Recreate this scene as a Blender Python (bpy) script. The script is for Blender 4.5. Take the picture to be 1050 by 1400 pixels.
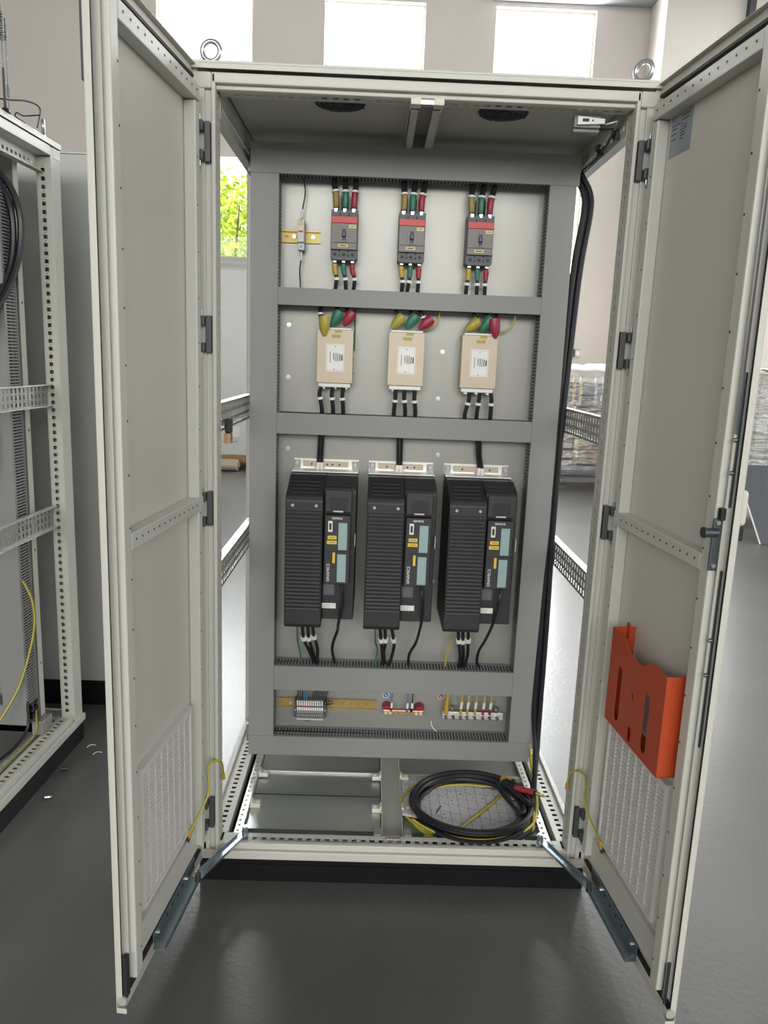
import bpy, bmesh, math, random
from mathutils import Vector, Matrix
random.seed(7)
for o in list(bpy.data.objects): bpy.data.objects.remove(o)
SC = bpy.context.scene
COL = SC.collection

# ------------------------------------------------------------------ camera
YAW, PITCH, ROLL = 0.019, 0.1959, 0.0386
_f = Vector((math.sin(YAW)*math.cos(PITCH), math.cos(YAW)*math.cos(PITCH), -math.sin(PITCH)))
_r = Vector((math.cos(YAW), -math.sin(YAW), 0)); _u = _r.cross(_f)
_r2 = math.cos(ROLL)*_r + math.sin(ROLL)*_u; _u2 = -math.sin(ROLL)*_r + math.cos(ROLL)*_u
cam = bpy.data.objects.new('camera', bpy.data.cameras.new('camera')); COL.objects.link(cam)
cam.matrix_world = Matrix(((_r2.x,_u2.x,-_f.x,-0.0966),(_r2.y,_u2.y,-_f.y,-1.8722),(_r2.z,_u2.z,-_f.z,1.4176),(0,0,0,1)))
cam.data.sensor_fit = 'HORIZONTAL'; cam.data.sensor_width = 36; cam.data.lens = 36*1048.5/1050
cam.data.clip_start = 0.05; cam.data.clip_end = 200
SC.camera = cam

# ------------------------------------------------------------------ world, lights, exposure
W = bpy.data.worlds.new('world'); SC.world = W; W.use_nodes = True
bg = W.node_tree.nodes['Background']; bg.inputs[0].default_value = (0.97, 0.985, 1.0, 1); bg.inputs[1].default_value = 1.0
SC.view_settings.view_transform = 'Standard'; SC.view_settings.look = 'None'
SC.view_settings.gamma = 1.0; SC.view_settings.exposure = 0.55
try: SC.view_settings.use_curve_mapping = False
except Exception: pass
def area(name, loc, rot, sx, sy, power, col=(1,1,1)):
    l = bpy.data.lights.new(name, 'AREA'); l.shape = 'RECTANGLE'; l.size = sx; l.size_y = sy; l.energy = power; l.color = col
    o = bpy.data.objects.new(name, l); COL.objects.link(o); o.location = loc; o.rotation_euler = rot
    return o
# daylight coming in through the three tall windows of the back wall
for i, x in enumerate((-2.34, -0.24, 1.88)):
    area('window_daylight', (x, 8.95, 2.5), (math.radians(-90), 0, 0), 1.15, 2.6, 185, (1.0, 0.99, 0.975))
    area('window_daylight', (x, 8.95, 5.04), (math.radians(-90), 0, 0), 1.15, 1.35, 130, (1.0, 0.99, 0.975))
area('window_daylight', (4.0, 8.95, 2.6), (math.radians(-90), 0, 0), 1.05, 2.6, 230, (1.0, 0.99, 0.975))
# daylight from the window band of the opposite wall, behind the camera, and of the right wall
area('window_daylight', (0, -12.9, 4.5), (math.radians(90), 0, 0), 15.0, 3.0, 900, (1.0, 0.98, 0.94))
area('window_daylight', (8.9, 2.0, 2.9), (math.radians(90), 0, math.radians(90)), 9.0, 3.6, 200, (1.0, 0.98, 0.95))

# ------------------------------------------------------------------ materials
M = {}
def mat(name, col, rough=0.5, metal=0.0, var=0.0, vscale=8.0, bump=0.0, bscale=200.0, spec=0.5, stretch=None, rvar=0.0):
    m = bpy.data.materials.new(name); m.use_nodes = True; nt = m.node_tree; b = nt.nodes['Principled BSDF']
    b.inputs['Roughness'].default_value = rough; b.inputs['Metallic'].default_value = metal
    b.inputs['Specular IOR Level'].default_value = spec
    tc = nt.nodes.new('ShaderNodeTexCoord'); mp = nt.nodes.new('ShaderNodeMapping'); nt.links.new(tc.outputs['Object'], mp.inputs[0])
    if stretch: mp.inputs['Scale'].default_value = stretch
    n = nt.nodes.new('ShaderNodeTexNoise'); n.inputs['Scale'].default_value = vscale; n.inputs['Detail'].default_value = 4; nt.links.new(mp.outputs[0], n.inputs['Vector'])
    r = nt.nodes.new('ShaderNodeMapRange'); r.inputs[1].default_value = .15; r.inputs[2].default_value = .85
    r.inputs[3].default_value = 1-max(var, .015); r.inputs[4].default_value = 1+max(var, .015); nt.links.new(n.outputs['Fac'], r.inputs[0])
    mx = nt.nodes.new('ShaderNodeVectorMath'); mx.operation = 'SCALE'; mx.inputs[0].default_value = col[:3]; nt.links.new(r.outputs[0], mx.inputs['Scale'])
    nt.links.new(mx.outputs[0], b.inputs['Base Color'])
    if rvar:
        rr = nt.nodes.new('ShaderNodeMapRange'); rr.inputs[1].default_value = .15; rr.inputs[2].default_value = .85
        rr.inputs[3].default_value = max(.02, rough-rvar); rr.inputs[4].default_value = rough+rvar
        nt.links.new(n.outputs['Fac'], rr.inputs[0]); nt.links.new(rr.outputs[0], b.inputs['Roughness'])
    if bump:
        n2 = nt.nodes.new('ShaderNodeTexNoise'); n2.inputs['Scale'].default_value = bscale; n2.inputs['Detail'].default_value = 2; nt.links.new(mp.outputs[0], n2.inputs['Vector'])
        bp = nt.nodes.new('ShaderNodeBump'); bp.inputs['Strength'].default_value = bump; bp.inputs['Distance'].default_value = .002
        nt.links.new(n2.outputs['Fac'], bp.inputs['Height']); nt.links.new(bp.outputs[0], b.inputs['Normal'])
    M[name] = m; return m
mat('paint', (.56,.565,.51), .42, bump=.10, bscale=900, var=.02, vscale=3)
mat('paint_warm', (.58,.575,.515), .45, bump=.08, bscale=900)
mat('zinc', (.315,.32,.295), .36, .32, var=.06, vscale=5, rvar=.05)
mat('zinc_light', (.74,.74,.70), .38, .6, var=.06, vscale=30)
mat('zinc_floor', (.50,.53,.52), .34, .75, var=.06, vscale=4)
mat('steel', (.52,.53,.54), .30, 1.0, var=.03)
mat('steel_blue', (.42,.50,.55), .28, .9, var=.06, vscale=20)
mat('dark_steel', (.10,.12,.13), .35, .7)
mat('duct', (.245,.25,.245), .55, var=.03, vscale=2.5, bump=.04, bscale=400)
mat('black', (.012,.013,.016), .42)
mat('cable', (.012,.013,.017), .36, bump=.03, bscale=60)
mat('rubber', (.02,.02,.023), .7)
mat('plinth', (.006,.0065,.008), .5, var=.1, spec=.25)
mat('drive', (.021,.022,.024), .5, bump=.05, bscale=700, var=.06)
mat('drive_front', (.031,.033,.034), .52, bump=.05, bscale=700)
mat('teal', (.29,.42,.42), .55, var=.05, vscale=120)
mat('yellow_label', (.72,.52,.06), .5)
mat('cream_label', (.70,.60,.26), .5)
mat('white', (.78,.78,.75), .5)
mat('ink', (.03,.03,.03), .6)
mat('yellow', (.50,.33,.035), .4)
mat('mustard', (.30,.22,.06), .45, var=.1, vscale=40)
mat('green', (.03,.17,.10), .42)
mat('red', (.33,.025,.035), .42)
mat('crimson', (.30,.02,.045), .4)
mat('olive', (.36,.31,.05), .42, var=.12, vscale=30)
mat('blue', (.05,.17,.36), .4)
mat('breaker_dark', (.085,.092,.105), .5)
mat('breaker_face', (.205,.195,.18), .5, var=.03, vscale=40)
mat('breaker_red', (.55,.06,.055), .45, var=.06, vscale=150)
mat('filter', (.50,.43,.335), .45, .2, var=.05, vscale=20)
mat('brass', (.42,.32,.12), .42, .55, var=.12, vscale=25)
mat('copper', (.66,.40,.24), .3, .9)
mat('orange', (.46,.062,.017), .38, var=.03, vscale=5)
mat('grille', (.66,.64,.62), .6, var=.02)
mat('hinge', (.085,.09,.095), .45, .3)
mat('clip', (.70,.68,.58), .55)
mat('sticker', (.27,.30,.33), .35)
mat('wood', (.36,.20,.09), .7, var=.25, vscale=12, stretch=(1,8,8))
mat('wall', (.56,.52,.48), .85, var=.02, vscale=1.2, bump=.05, bscale=60)
mat('wall_paint', (.66,.63,.57), .8, var=.02, vscale=1.0)
mat('frame_white', (.78,.77,.72), .5)
mat('ceiling', (.30,.31,.33), .8)
mat('beam', (.06,.065,.08), .6)
mat('leaf', (.56,.66,.05), .55, var=.45, vscale=2.0)
mat('leaf_dark', (.34,.48,.05), .6, var=.4, vscale=2.0)
mat('bark', (.12,.09,.06), .9, var=.3, vscale=20)
mat('ground', (.35,.36,.30), .9, var=.2)
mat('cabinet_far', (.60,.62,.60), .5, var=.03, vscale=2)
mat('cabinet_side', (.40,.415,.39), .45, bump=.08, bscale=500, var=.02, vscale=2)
mat('coil_brown', (.23,.13,.07), .5, var=.25, vscale=9, stretch=(1,1,6))
mat('coil_dark', (.05,.06,.07), .5, var=.3, vscale=8)
mat('yellow_green', (.52,.42,.05), .4)
mat('yellow_wire', (.56,.42,.045), .4)
mat('green_wire', (.05,.20,.07), .4)
def floor_mat():
    m = mat('floor', (.085,.085,.081), .31, var=.10, vscale=2.2, spec=.5)
    nt = m.node_tree; b = nt.nodes['Principled BSDF']
    tc = nt.nodes.new('ShaderNodeTexCoord')
    v = nt.nodes.new('ShaderNodeTexNoise'); v.inputs['Scale'].default_value = 55; v.inputs['Detail'].default_value = 6; nt.links.new(tc.outputs['Object'], v.inputs['Vector'])
    bp = nt.nodes.new('ShaderNodeBump'); bp.inputs['Strength'].default_value = .28; bp.inputs['Distance'].default_value = .003
    nt.links.new(v.outputs['Fac'], bp.inputs['Height']); nt.links.new(bp.outputs[0], b.inputs['Normal'])
    # pale dusty specks, denser in patches
    n1 = nt.nodes.new('ShaderNodeTexNoise'); n1.inputs['Scale'].default_value = 260; n1.inputs['Detail'].default_value = 3; nt.links.new(tc.outputs['Object'], n1.inputs['Vector'])
    n3 = nt.nodes.new('ShaderNodeTexNoise'); n3.inputs['Scale'].default_value = 2.2; n3.inputs['Detail'].default_value = 3; nt.links.new(tc.outputs['Object'], n3.inputs['Vector'])
    ad = nt.nodes.new('ShaderNodeMath'); ad.operation = 'MULTIPLY_ADD'; ad.inputs[1].default_value = .35; nt.links.new(n3.outputs['Fac'], ad.inputs[0]); nt.links.new(n1.outputs['Fac'], ad.inputs[2])
    rm = nt.nodes.new('ShaderNodeMapRange'); rm.inputs[1].default_value = .62; rm.inputs[2].default_value = 1.02; rm.inputs[3].default_value = 0; rm.inputs[4].default_value = .22; nt.links.new(ad.outputs[0], rm.inputs[0])
    mx = nt.nodes.new('ShaderNodeMix'); mx.data_type = 'RGBA'; nt.links.new(rm.outputs[0], mx.inputs['Factor'])
    src = b.inputs['Base Color'].links[0].from_socket; nt.links.new(src, mx.inputs['A']); mx.inputs['B'].default_value = (.26,.26,.25,1)
    nt.links.new(mx.outputs['Result'], b.inputs['Base Color'])
floor_mat()
def glass_mat(name, tint, gl, rough, bump=0.0, bscale=6.0):
    m = bpy.data.materials.new(name); m.use_nodes = True; nt = m.node_tree; nt.nodes.clear()
    out = nt.nodes.new('ShaderNodeOutputMaterial'); tr = nt.nodes.new('ShaderNodeBsdfTransparent'); tr.inputs[0].default_value = tint
    g = nt.nodes.new('ShaderNodeBsdfGlossy'); g.inputs['Roughness'].default_value = rough; g.inputs[0].default_value = (1,1,1,1)
    mx = nt.nodes.new('ShaderNodeMixShader'); mx.inputs[0].default_value = gl
    nt.links.new(tr.outputs[0], mx.inputs[1]); nt.links.new(g.outputs[0], mx.inputs[2]); nt.links.new(mx.outputs[0], out.inputs[0])
    if bump:
        tc = nt.nodes.new('ShaderNodeTexCoord'); mp = nt.nodes.new('ShaderNodeMapping'); mp.inputs['Scale'].default_value = (1,1,4); n = nt.nodes.new('ShaderNodeTexNoise'); n.inputs['Scale'].default_value = bscale; n.inputs['Detail'].default_value = 5
        nt.links.new(tc.outputs['Object'], mp.inputs[0]); nt.links.new(mp.outputs[0], n.inputs['Vector']); bp = nt.nodes.new('ShaderNodeBump'); bp.inputs['Strength'].default_value = bump; bp.inputs['Distance'].default_value = .05
        nt.links.new(n.outputs['Fac'], bp.inputs['Height']); nt.links.new(bp.outputs[0], g.inputs['Normal'])
    M[name] = m
glass_mat('glass', (.97,.99,1,1), .012, .02)
glass_mat('wrap', (.95,.95,.95,1), .14, .2, .8, 4.0)
def paper_mat():
    m = mat('paper', (.62,.60,.64), .8); nt = m.node_tree; b = nt.nodes['Principled BSDF']
    tc = nt.nodes.new('ShaderNodeTexCoord'); br = nt.nodes.new('ShaderNodeTexBrick'); nt.links.new(tc.outputs['UV'], br.inputs['Vector'])
    br.offset = 0; br.inputs['Scale'].default_value = 1.0; br.inputs['Brick Width'].default_value = .085; br.inputs['Row Height'].default_value = .16
    br.inputs['Mortar Size'].default_value = .0022; br.inputs['Color1'].default_value = (.66,.65,.67,1); br.inputs['Color2'].default_value = (.66,.65,.67,1); br.inputs['Mortar'].default_value = (.22,.22,.24,1)
    n = nt.nodes.new('ShaderNodeTexNoise'); n.inputs['Scale'].default_value = 45; mp = nt.nodes.new('ShaderNodeMapping'); mp.inputs['Scale'].default_value = (1,.55,1)
    nt.links.new(tc.outputs['UV'], mp.inputs[0]); nt.links.new(mp.outputs[0], n.inputs['Vector'])
    r = nt.nodes.new('ShaderNodeMapRange'); r.inputs[1].default_value = .62; r.inputs[2].default_value = .66; r.inputs[3].default_value = 1; r.inputs[4].default_value = .35; nt.links.new(n.outputs['Fac'], r.inputs[0])
    v = nt.nodes.new('ShaderNodeVectorMath'); v.operation = 'SCALE'; nt.links.new(br.outputs['Color'], v.inputs[0]); nt.links.new(r.outputs[0], v.inputs['Scale'])
    nt.links.new(v.outputs[0], b.inputs['Base Color'])
paper_mat()

# ------------------------------------------------------------------ mesh helpers
class MB:
    def __init__(s): s.v = []; s.f = []
    def add(s, vs, fs):
        b = len(s.v); s.v += [Vector(p) for p in vs]; s.f += [[b+i for i in q] for q in fs]; return s
    def box(s, x0, x1, y0, y1, z0, z1):
        return s.add([(x0,y0,z0),(x1,y0,z0),(x1,y1,z0),(x0,y1,z0),(x0,y0,z1),(x1,y0,z1),(x1,y1,z1),(x0,y1,z1)],
                     [(0,3,2,1),(4,5,6,7),(0,1,5,4),(1,2,6,5),(2,3,7,6),(3,0,4,7)])
    def hexa(s, p): # 8 points: bottom loop, top loop
        return s.add(p, [(0,3,2,1),(4,5,6,7),(0,1,5,4),(1,2,6,5),(2,3,7,6),(3,0,4,7)])
    def bar(s, a, b, w, h, up=(0,0,1)):
        a = Vector(a); b = Vector(b); d = (b-a).normalized(); up = Vector(up); sd = d.cross(up).normalized()*(w/2); u = sd.cross(d).normalized()*(h/2)
        return s.hexa([a-sd-u, a+sd-u, b+sd-u, b-sd-u, a-sd+u, a+sd+u, b+sd+u, b-sd+u])
    def tube(s, pts, r, n=8, cap=True):
        pts = [Vector(p) for p in pts]; R = r if isinstance(r, (list, tuple)) else [r]*len(pts)
        t0 = (pts[1]-pts[0]).normalized(); nx = t0.orthogonal().normalized(); b = len(s.v)
        for i, p in enumerate(pts):
            t = (pts[min(i+1, len(pts)-1)]-pts[max(i-1, 0)]).normalized()
            nx = (nx - t*nx.dot(t)).normalized(); by = t.cross(nx)
            for k in range(n):
                a = 2*math.pi*k/n; s.v.append(p+(nx*math.cos(a)+by*math.sin(a))*R[i])
        for i in range(len(pts)-1):
            for k in range(n): s.f.append([b+i*n+k, b+i*n+(k+1)%n, b+(i+1)*n+(k+1)%n, b+(i+1)*n+k])
        if cap: s.f.append([b+k for k in range(n)][::-1]); s.f.append([b+(len(pts)-1)*n+k for k in range(n)])
        return s
    def cyl(s, a, b, r, n=12, r2=None): return s.tube([a, b], [r, r if r2 is None else r2], n)
    def torus(s, c, ax, R, r, n=20, m=8):
        c = Vector(c); ax = Vector(ax).normalized(); u = ax.orthogonal().normalized(); w = ax.cross(u); b = len(s.v)
        for i in range(n):
            a = 2*math.pi*i/n; d = u*math.cos(a)+w*math.sin(a)
            for j in range(m):
                q = 2*math.pi*j/m; s.v.append(c+d*(R+r*math.cos(q))+ax*(r*math.sin(q)))
        for i in range(n):
            for j in range(m): s.f.append([b+i*m+j, b+((i+1)%n)*m+j, b+((i+1)%n)*m+(j+1)%m, b+i*m+(j+1)%m])
        return s
    def prism(s, poly, o, u, v, n, t): # polygon in (u,v) plane at o, thickness t along n
        o, u, v, n = Vector(o), Vector(u), Vector(v), Vector(n); k = len(poly)
        a = [o+u*p[0]+v*p[1] for p in poly]; c = [p+n*t for p in a]
        return s.add(a+c, [list(range(k))[::-1], list(range(k, 2*k))]+[[i, (i+1)%k, k+(i+1)%k, k+i] for i in range(k)])
    def perf(s, o, u, v, n, ul, vl, holes, t): # sheet with rectangular holes (u0,u1,v0,v1)
        o, u, v, n = Vector(o), Vector(u), Vector(v), Vector(n)
        rd = lambda q: round(q, 6)
        us = sorted({rd(q) for q in [0, ul]+[h[0] for h in holes]+[h[1] for h in holes]}); vs = sorted({rd(q) for q in [0, vl]+[h[2] for h in holes]+[h[3] for h in holes]})
        ui = {q: i for i, q in enumerate(us)}; vi = {q: i for i, q in enumerate(vs)}; nu, nv = len(us)-1, len(vs)-1
        void = set()
        for h in holes:
            for i in range(ui[rd(h[0])], ui[rd(h[1])]):
                for j in range(vi[rd(h[2])], vi[rd(h[3])]): void.add((i, j))
        solid = lambda i, j: 0 <= i < nu and 0 <= j < nv and (i, j) not in void
        b = len(s.v); st = nv+1
        for side in (0, 1):
            for a in us:
                for c in vs: s.v.append(o+u*a+v*c+n*(t*side))
        off = (nu+1)*(nv+1); id = lambda i, j, k: b+k*off+i*st+j
        for i in range(nu):
            for j in range(nv):
                if not solid(i, j): continue
                s.f.append([id(i,j,0), id(i,j+1,0), id(i+1,j+1,0), id(i+1,j,0)]); s.f.append([id(i,j,1), id(i+1,j,1), id(i+1,j+1,1), id(i,j+1,1)])
                if not solid(i-1,j): s.f.append([id(i,j,0), id(i,j,1), id(i,j+1,1), id(i,j+1,0)])
                if not solid(i+1,j): s.f.append([id(i+1,j,0), id(i+1,j+1,0), id(i+1,j+1,1), id(i+1,j,1)])
                if not solid(i,j-1): s.f.append([id(i,j,0), id(i+1,j,0), id(i+1,j,1), id(i,j,1)])
                if not solid(i,j+1): s.f.append([id(i,j+1,0), id(i,j+1,1), id(i+1,j+1,1), id(i+1,j+1,0)])
        return s
    def build(s, name, m, parent=None, off=(0,0,0), smooth=False, bev=0.0, kind=None, label=None):
        me = bpy.data.meshes.new(name); o3 = Vector(off)
        me.from_pydata([tuple(p-o3) for p in s.v], [], s.f)
        bm = bmesh.new(); bm.from_mesh(me); bm.verts.ensure_lookup_table()
        used = [v for v in bm.verts if not v.link_faces]; bmesh.ops.delete(bm, geom=used, context='VERTS')
        bmesh.ops.recalc_face_normals(bm, faces=bm.faces)
        if smooth:
            for f in bm.faces: f.smooth = True
            for e in bm.edges:
                if len(e.link_faces) == 2 and e.calc_face_angle(0) > .7: e.smooth = False
        bm.to_mesh(me); bm.free()
        me.materials.append(M[m] if isinstance(m, str) else m)
        o = bpy.data.objects.new(name, me); COL.objects.link(o)
        if parent: o.parent = parent
        if bev:
            md = o.modifiers.new('bevel', 'BEVEL'); md.width = bev; md.segments = 2; md.limit_method = 'ANGLE'; md.harden_normals = False
        if kind: o['kind'] = kind
        if label: o['label'] = label
        return o
def tag(o, label, cat, group=None):
    o['label'] = label; o['category'] = cat
    if group: o['group'] = group
    return o
def thing(name, label, cat, loc=(0,0,0), rotz=0.0, group=None):
    o = bpy.data.objects.new(name, None); COL.objects.link(o); o.location = loc; o.rotation_euler = (0,0,rotz); o.empty_display_size = .05
    return tag(o, label, cat, group)
def struct(o): o['kind'] = 'structure'; return o
def copy_tree(o, parent=None):
    c = o.copy(); COL.objects.link(c); c.parent = parent
    for ch in list(o.children): copy_tree(ch, c)
    return c
def spline(pts, n=7):
    P = [Vector(p) for p in pts]; P = [P[0]*2-P[1]]+P+[P[-1]*2-P[-2]]; out = []
    for i in range(1, len(P)-2):
        a, b, c, d = P[i-1:i+3]
        for k in range(n):
            t = k/n; out.append(.5*((2*b)+(c-a)*t+(2*a-5*b+4*c-d)*t*t+(3*b-a-3*c+d)*t**3))
    out.append(P[-2]); return out
def at_len(sp, t):
    L = [0]
    for a, b in zip(sp, sp[1:]): L.append(L[-1]+(b-a).length)
    d = t*L[-1]
    for i in range(len(sp)-1):
        if L[i+1] >= d: return sp[i].lerp(sp[i+1], (d-L[i])/max(L[i+1]-L[i], 1e-9))
    return sp[-1]
def sub(sp, t0, t1, n=6): return [at_len(sp, t0+(t1-t0)*k/n) for k in range(n+1)]
def cable(name, label, pts, r, m, cat='cable', group=None, parts=(), n=8, ns=7):
    """a cable thing; parts = (part name, t0, t1, radius, material) along it"""
    sp = spline(pts, ns); base = sp[-1]
    t = thing(name, label, cat, base, group=group)
    yg = m == 'yellow_green'
    o = MB().tube(sp, r, n).build('conductor' if parts else 'core', 'yellow_wire' if yg else m, t, base, True)
    if yg:
        o.data.materials.append(M['green_wire'])
        for p in o.data.polygons:
            if p.index % n in (1, 5): p.material_index = 1
    for (pn, t0, t1, pr, pm) in parts:
        q = sub(sp, t0, t1); rr = pr if isinstance(pr, (list, tuple)) else [pr]*len(q)
        MB().tube(q, rr, 10).build(pn, pm, t, base, True)
    return t
def letter(body, size, m, parent, mtx, name='lettering', bold=0.0):
    cu = bpy.data.curves.new(name, 'FONT'); cu.body = body; cu.size = size; cu.extrude = .0002; cu.offset = bold; cu.align_x = 'CENTER'; cu.align_y = 'CENTER'; cu.resolution_u = 2
    o = bpy.data.objects.new(name, cu); COL.objects.link(o); bpy.context.view_layer.update()
    me = bpy.data.meshes.new_from_object(o.evaluated_get(bpy.context.evaluated_depsgraph_get())); bpy.data.objects.remove(o); me.transform(mtx)
    me.materials.clear(); me.materials.append(M[m]); q = bpy.data.objects.new(name, me); COL.objects.link(q); q.parent = parent
    return q
def facing(x, y, z, rot=0.0): # text plane facing -Y
    return Matrix.Translation((x, y, z)) @ Matrix(((1,0,0,0),(0,0,-1,0),(0,1,0,0),(0,0,0,1))) @ Matrix.Rotation(rot, 4, 'Z')

# ------------------------------------------------------------------ room
struct(MB().box(-9.2, 9.2, -13.2, 8.85, -.1, 0).build('floor', 'floor'))
WY = 8.6
wins = ((-2.93, -1.75), (-.86, .38), (1.25, 2.50), (3.48, 4.50))
mb = MB()
ed = [-9]+[e for w in wins for e in w]+[9]
for i in range(0, len(ed), 2): mb.box(ed[i], ed[i+1], WY, WY+.25, 0, 6.6)
for a, b in wins:
    for z0, z1 in ((0, 1.15), (3.87, 4.35), (5.74, 6.6)) if a < 3 else ((0, 1.15), (3.87, 6.6)): mb.box(a, b, WY, WY+.25, z0, z1)
wb = struct(mb.build('wall_back', 'wall'))
struct(MB().box(-9.2, -9, -13, 8.85, 0, 6.6).build('wall_left', 'wall'))
def banded(mb, lo, hi, n, z0, z1, put): # wall with n equal window openings
    w = (hi-lo)/n
    for i in range(n):
        a, b = lo+i*w, lo+(i+1)*w; put(mb, a, a+.25, 0, 6.6); put(mb, b-.25, b, 0, 6.6); put(mb, a+.25, b-.25, 0, z0); put(mb, a+.25, b-.25, z1, 6.6)
mb = MB(); banded(mb, -13, 8.85, 7, 1.1, 4.7, lambda m, a, b, c, d: m.box(9, 9.2, a, b, c, d)); struct(mb.build('wall_right', 'wall'))
mb = MB(); banded(mb, -9, 9, 6, 3.0, 6.0, lambda m, a, b, c, d: m.box(a, b, -13.2, -13, c, d)); struct(mb.build('wall_front', 'wall'))
struct(MB().box(-9.2, 9.2, -13.2, 8.85, 6.6, 6.8).build('ceiling', 'ceiling'))
k = 0
for a, b in wins:
    for z0, z1 in ((1.15, 3.87), (4.35, 5.74)) if a < 3 else ((1.15, 3.87),):
        k += 1; f = MB(); y0, y1 = WY+.08, WY+.14; w = .05
        f.box(a, a+w, y0, y1, z0, z1).box(b-w, b, y0, y1, z0, z1).box(a+w, b-w, y0, y1, z0, z0+w).box(a+w, b-w, y0, y1, z1-w, z1)
        o = struct(f.build('window_%d' % k, 'frame_white'))
        MB().box(a+w, b-w, y0+.025, y0+.033, z0+w, z1-w).build('pane', 'glass', o)
        if z0 < 2: MB().box(a-.03, b+.03, WY-.06, WY+.08, z0-.04, z0).build('sill', 'frame_white', o)
# pillar and ceiling beams
p = MB().box(3.17, 3.48, 8.02, WY-.001, 0, 6.6).box(4.50, 5.2, 8.02, WY-.001, 0, 6.6).box(3.48, 4.50, 8.02, WY-.001, 3.87, 6.6).box(3.48, 4.50, 8.02, WY-.07, 0, 1.10)
struct(p.build('wall_pillar', 'wall_paint'))
struct(MB().box(1.2, 9, 7.62, 8.0, 5.72, 6.1).build('trim_1', 'beam'))
struct(MB().box(1.2, 9, 8.35, WY, 5.80, 6.0).build('trim_2', 'ceiling'))
struct(MB().box(4.10, 4.17, 7.92, 8.015, 4.9, 5.72).build('trim_3', 'beam'))
# ------------------------------------------------------------------ cabinet frame (shared by both open cabinets)
ZB, ZT = .072, 2.052          # underside of the frame, top of the roof
DEP = .80
X, Yv, Z = Vector((1,0,0)), Vector((0,1,0)), Vector((0,0,1))
def slots(L, pitch, a, v0, v1, start=.02, small=None):
    h = []; q = start
    while q+a < L-start*.5:
        h.append((q, q+a, v0, v1))
        if small and q+a+pitch*.45 < L: h.append((q+a+(pitch-a)*.4, q+a+(pitch-a)*.62, (v0+v1)/2-.0015, (v0+v1)/2+.0015))
        q += pitch
    return h
def post(T, sx, rear=False):
    f = (lambda y: DEP-y) if rear else (lambda y: y)
    def bx(m, x0, x1, y0, y1, z0=ZB+.02, z1=2.030):
        xa, xb = sorted((sx*x0, sx*x1)); ya, yb = sorted((f(y0), f(y1))); m.box(xa, xb, ya, yb, z0, z1)
    p = MB(); bx(p, .499, .525, .0, .0075); bx(p, .484, .5215, .008, .012); bx(p, .5215, .525, .0076, .062); o = p.build('post', 'paint', T, bev=.0012)
    l = MB(); bx(l, .475, .4838, -.002, .02); l.build('post_lip', 'paint_warm', o, bev=.002)
    w = MB(); L = 1.90; ya, yb = sorted((f(.0205), f(.062)))
    w.perf((sx*.4765, ya, .10), Z, Yv, X*sx, L, .0415, slots(L, .025, .0125, .013, .0235, .03, True), .002)
    w.build('slotted_web', 'paint', o)
    w = MB(); xa = min(sx*.4790, sx*.5215)
    w.perf((xa, f(.060)-(.002 if rear else 0), .10), Z, X, Yv, L, .0425, slots(L, .025, .0125, .012, .0245, .03, True) if rear else [], .002)
    w.build('slotted_web' if rear else 'back_web', 'paint', o)  # front posts: slots left out so backlight stays out of the hollow
    c = MB(); bx(c, .4835, .526, -.0035, .05, 1.998, 2.032); c.build('corner_cap', 'paint_warm', o, bev=.003)
    return o
def crossrail(T, y_front, top, name):
    """front or rear rail of base or roof frame; y_front = sign"""
    g = (lambda y: y) if y_front else (lambda y: DEP-y)
    def bx(m, x0, x1, y0, y1, z0, z1): ya, yb = sorted((g(y0), g(y1))); m.box(x0, x1, ya, yb, z0, z1)
    a = MB()
    if top: bx(a, -.4832, .4832, -.002, .012, 2.010, 2.032); bx(a, -.4832, .4832, .012, .030, 2.000, 2.032)
    else: bx(a, -.525, .525, -.008, .003, ZB, .0965); bx(a, -.4832, .4832, .004, .019, ZB, .113)
    o = a.build(name, 'paint_warm', T, bev=.0025)
    s = MB(); L = .94; y0 = g(.0195) if y_front else g(.0605)
    z = 1.999 if top else .1045
    s.perf((-.47, y0 if not top else y0+.0, z), X, Yv, Z, L, .041, slots(L, .025, .0135, .012, .0255, .03, True), .002)
    s.build('slotted_flange', 'paint', o)
    return o
def siderail(T, sx, top):
    """depth-wise rail at the left or right of base or roof frame"""
    L = DEP-.124; y0 = .062
    p = MB(); xs = lambda a, b: sorted((sx*a, sx*b))
    if top:
        a, b = xs(.476, .525); p.box(a, b, y0, y0+L, 2.004, 2.032)
        o = p.build('side_rail', 'paint', T, bev=.0015)
        w = MB(); w.perf((sx*.4755, y0, 1.955), Yv, Z, X*sx, L, .049, slots(L, .025, .0125, .018, .028, .02), .002); w.build('slotted_web', 'paint', o)
        a, b = xs(.4775, .500); MB().box(a, b, y0, y0+L, 1.955, 1.957).build('flange', 'paint', o)
    else:
        a, b = xs(.508, .519); p.box(a, b, .0, DEP, ZB, .118); a, b = xs(.5205, .5325); p.box(a, b, -.008, DEP+.008, ZB, .0965); o = p.build('side_rail', 'paint', T, bev=.0015)
        w = MB(); w.perf((min(xs(.462, .508)), y0, .1045), Yv, X, Z, L, .046, slots(L, .025, .0125, .016, .030, .02), .002); w.build('slotted_flange', 'paint_warm', o)
        a, b = xs(.462, .4635); MB().box(a, b, y0, y0+L, .074, .1045).build('web', 'paint', o)
        w = MB(); a, b = xs(.4255, .446)
        w.perf((a, y0, .100), Yv, X, Z, L, b-a, slots(L, .025, .007, .005, .012, .012), .002); a, b = xs(.4255, .427); w.box(a, b, y0, y0+L, .076, .100); a, b = xs(.4445, .446); w.box(a, b, y0, y0+L, .076, .100)
        w.build('inner_channel', 'zinc_light', o)
    return o
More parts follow.
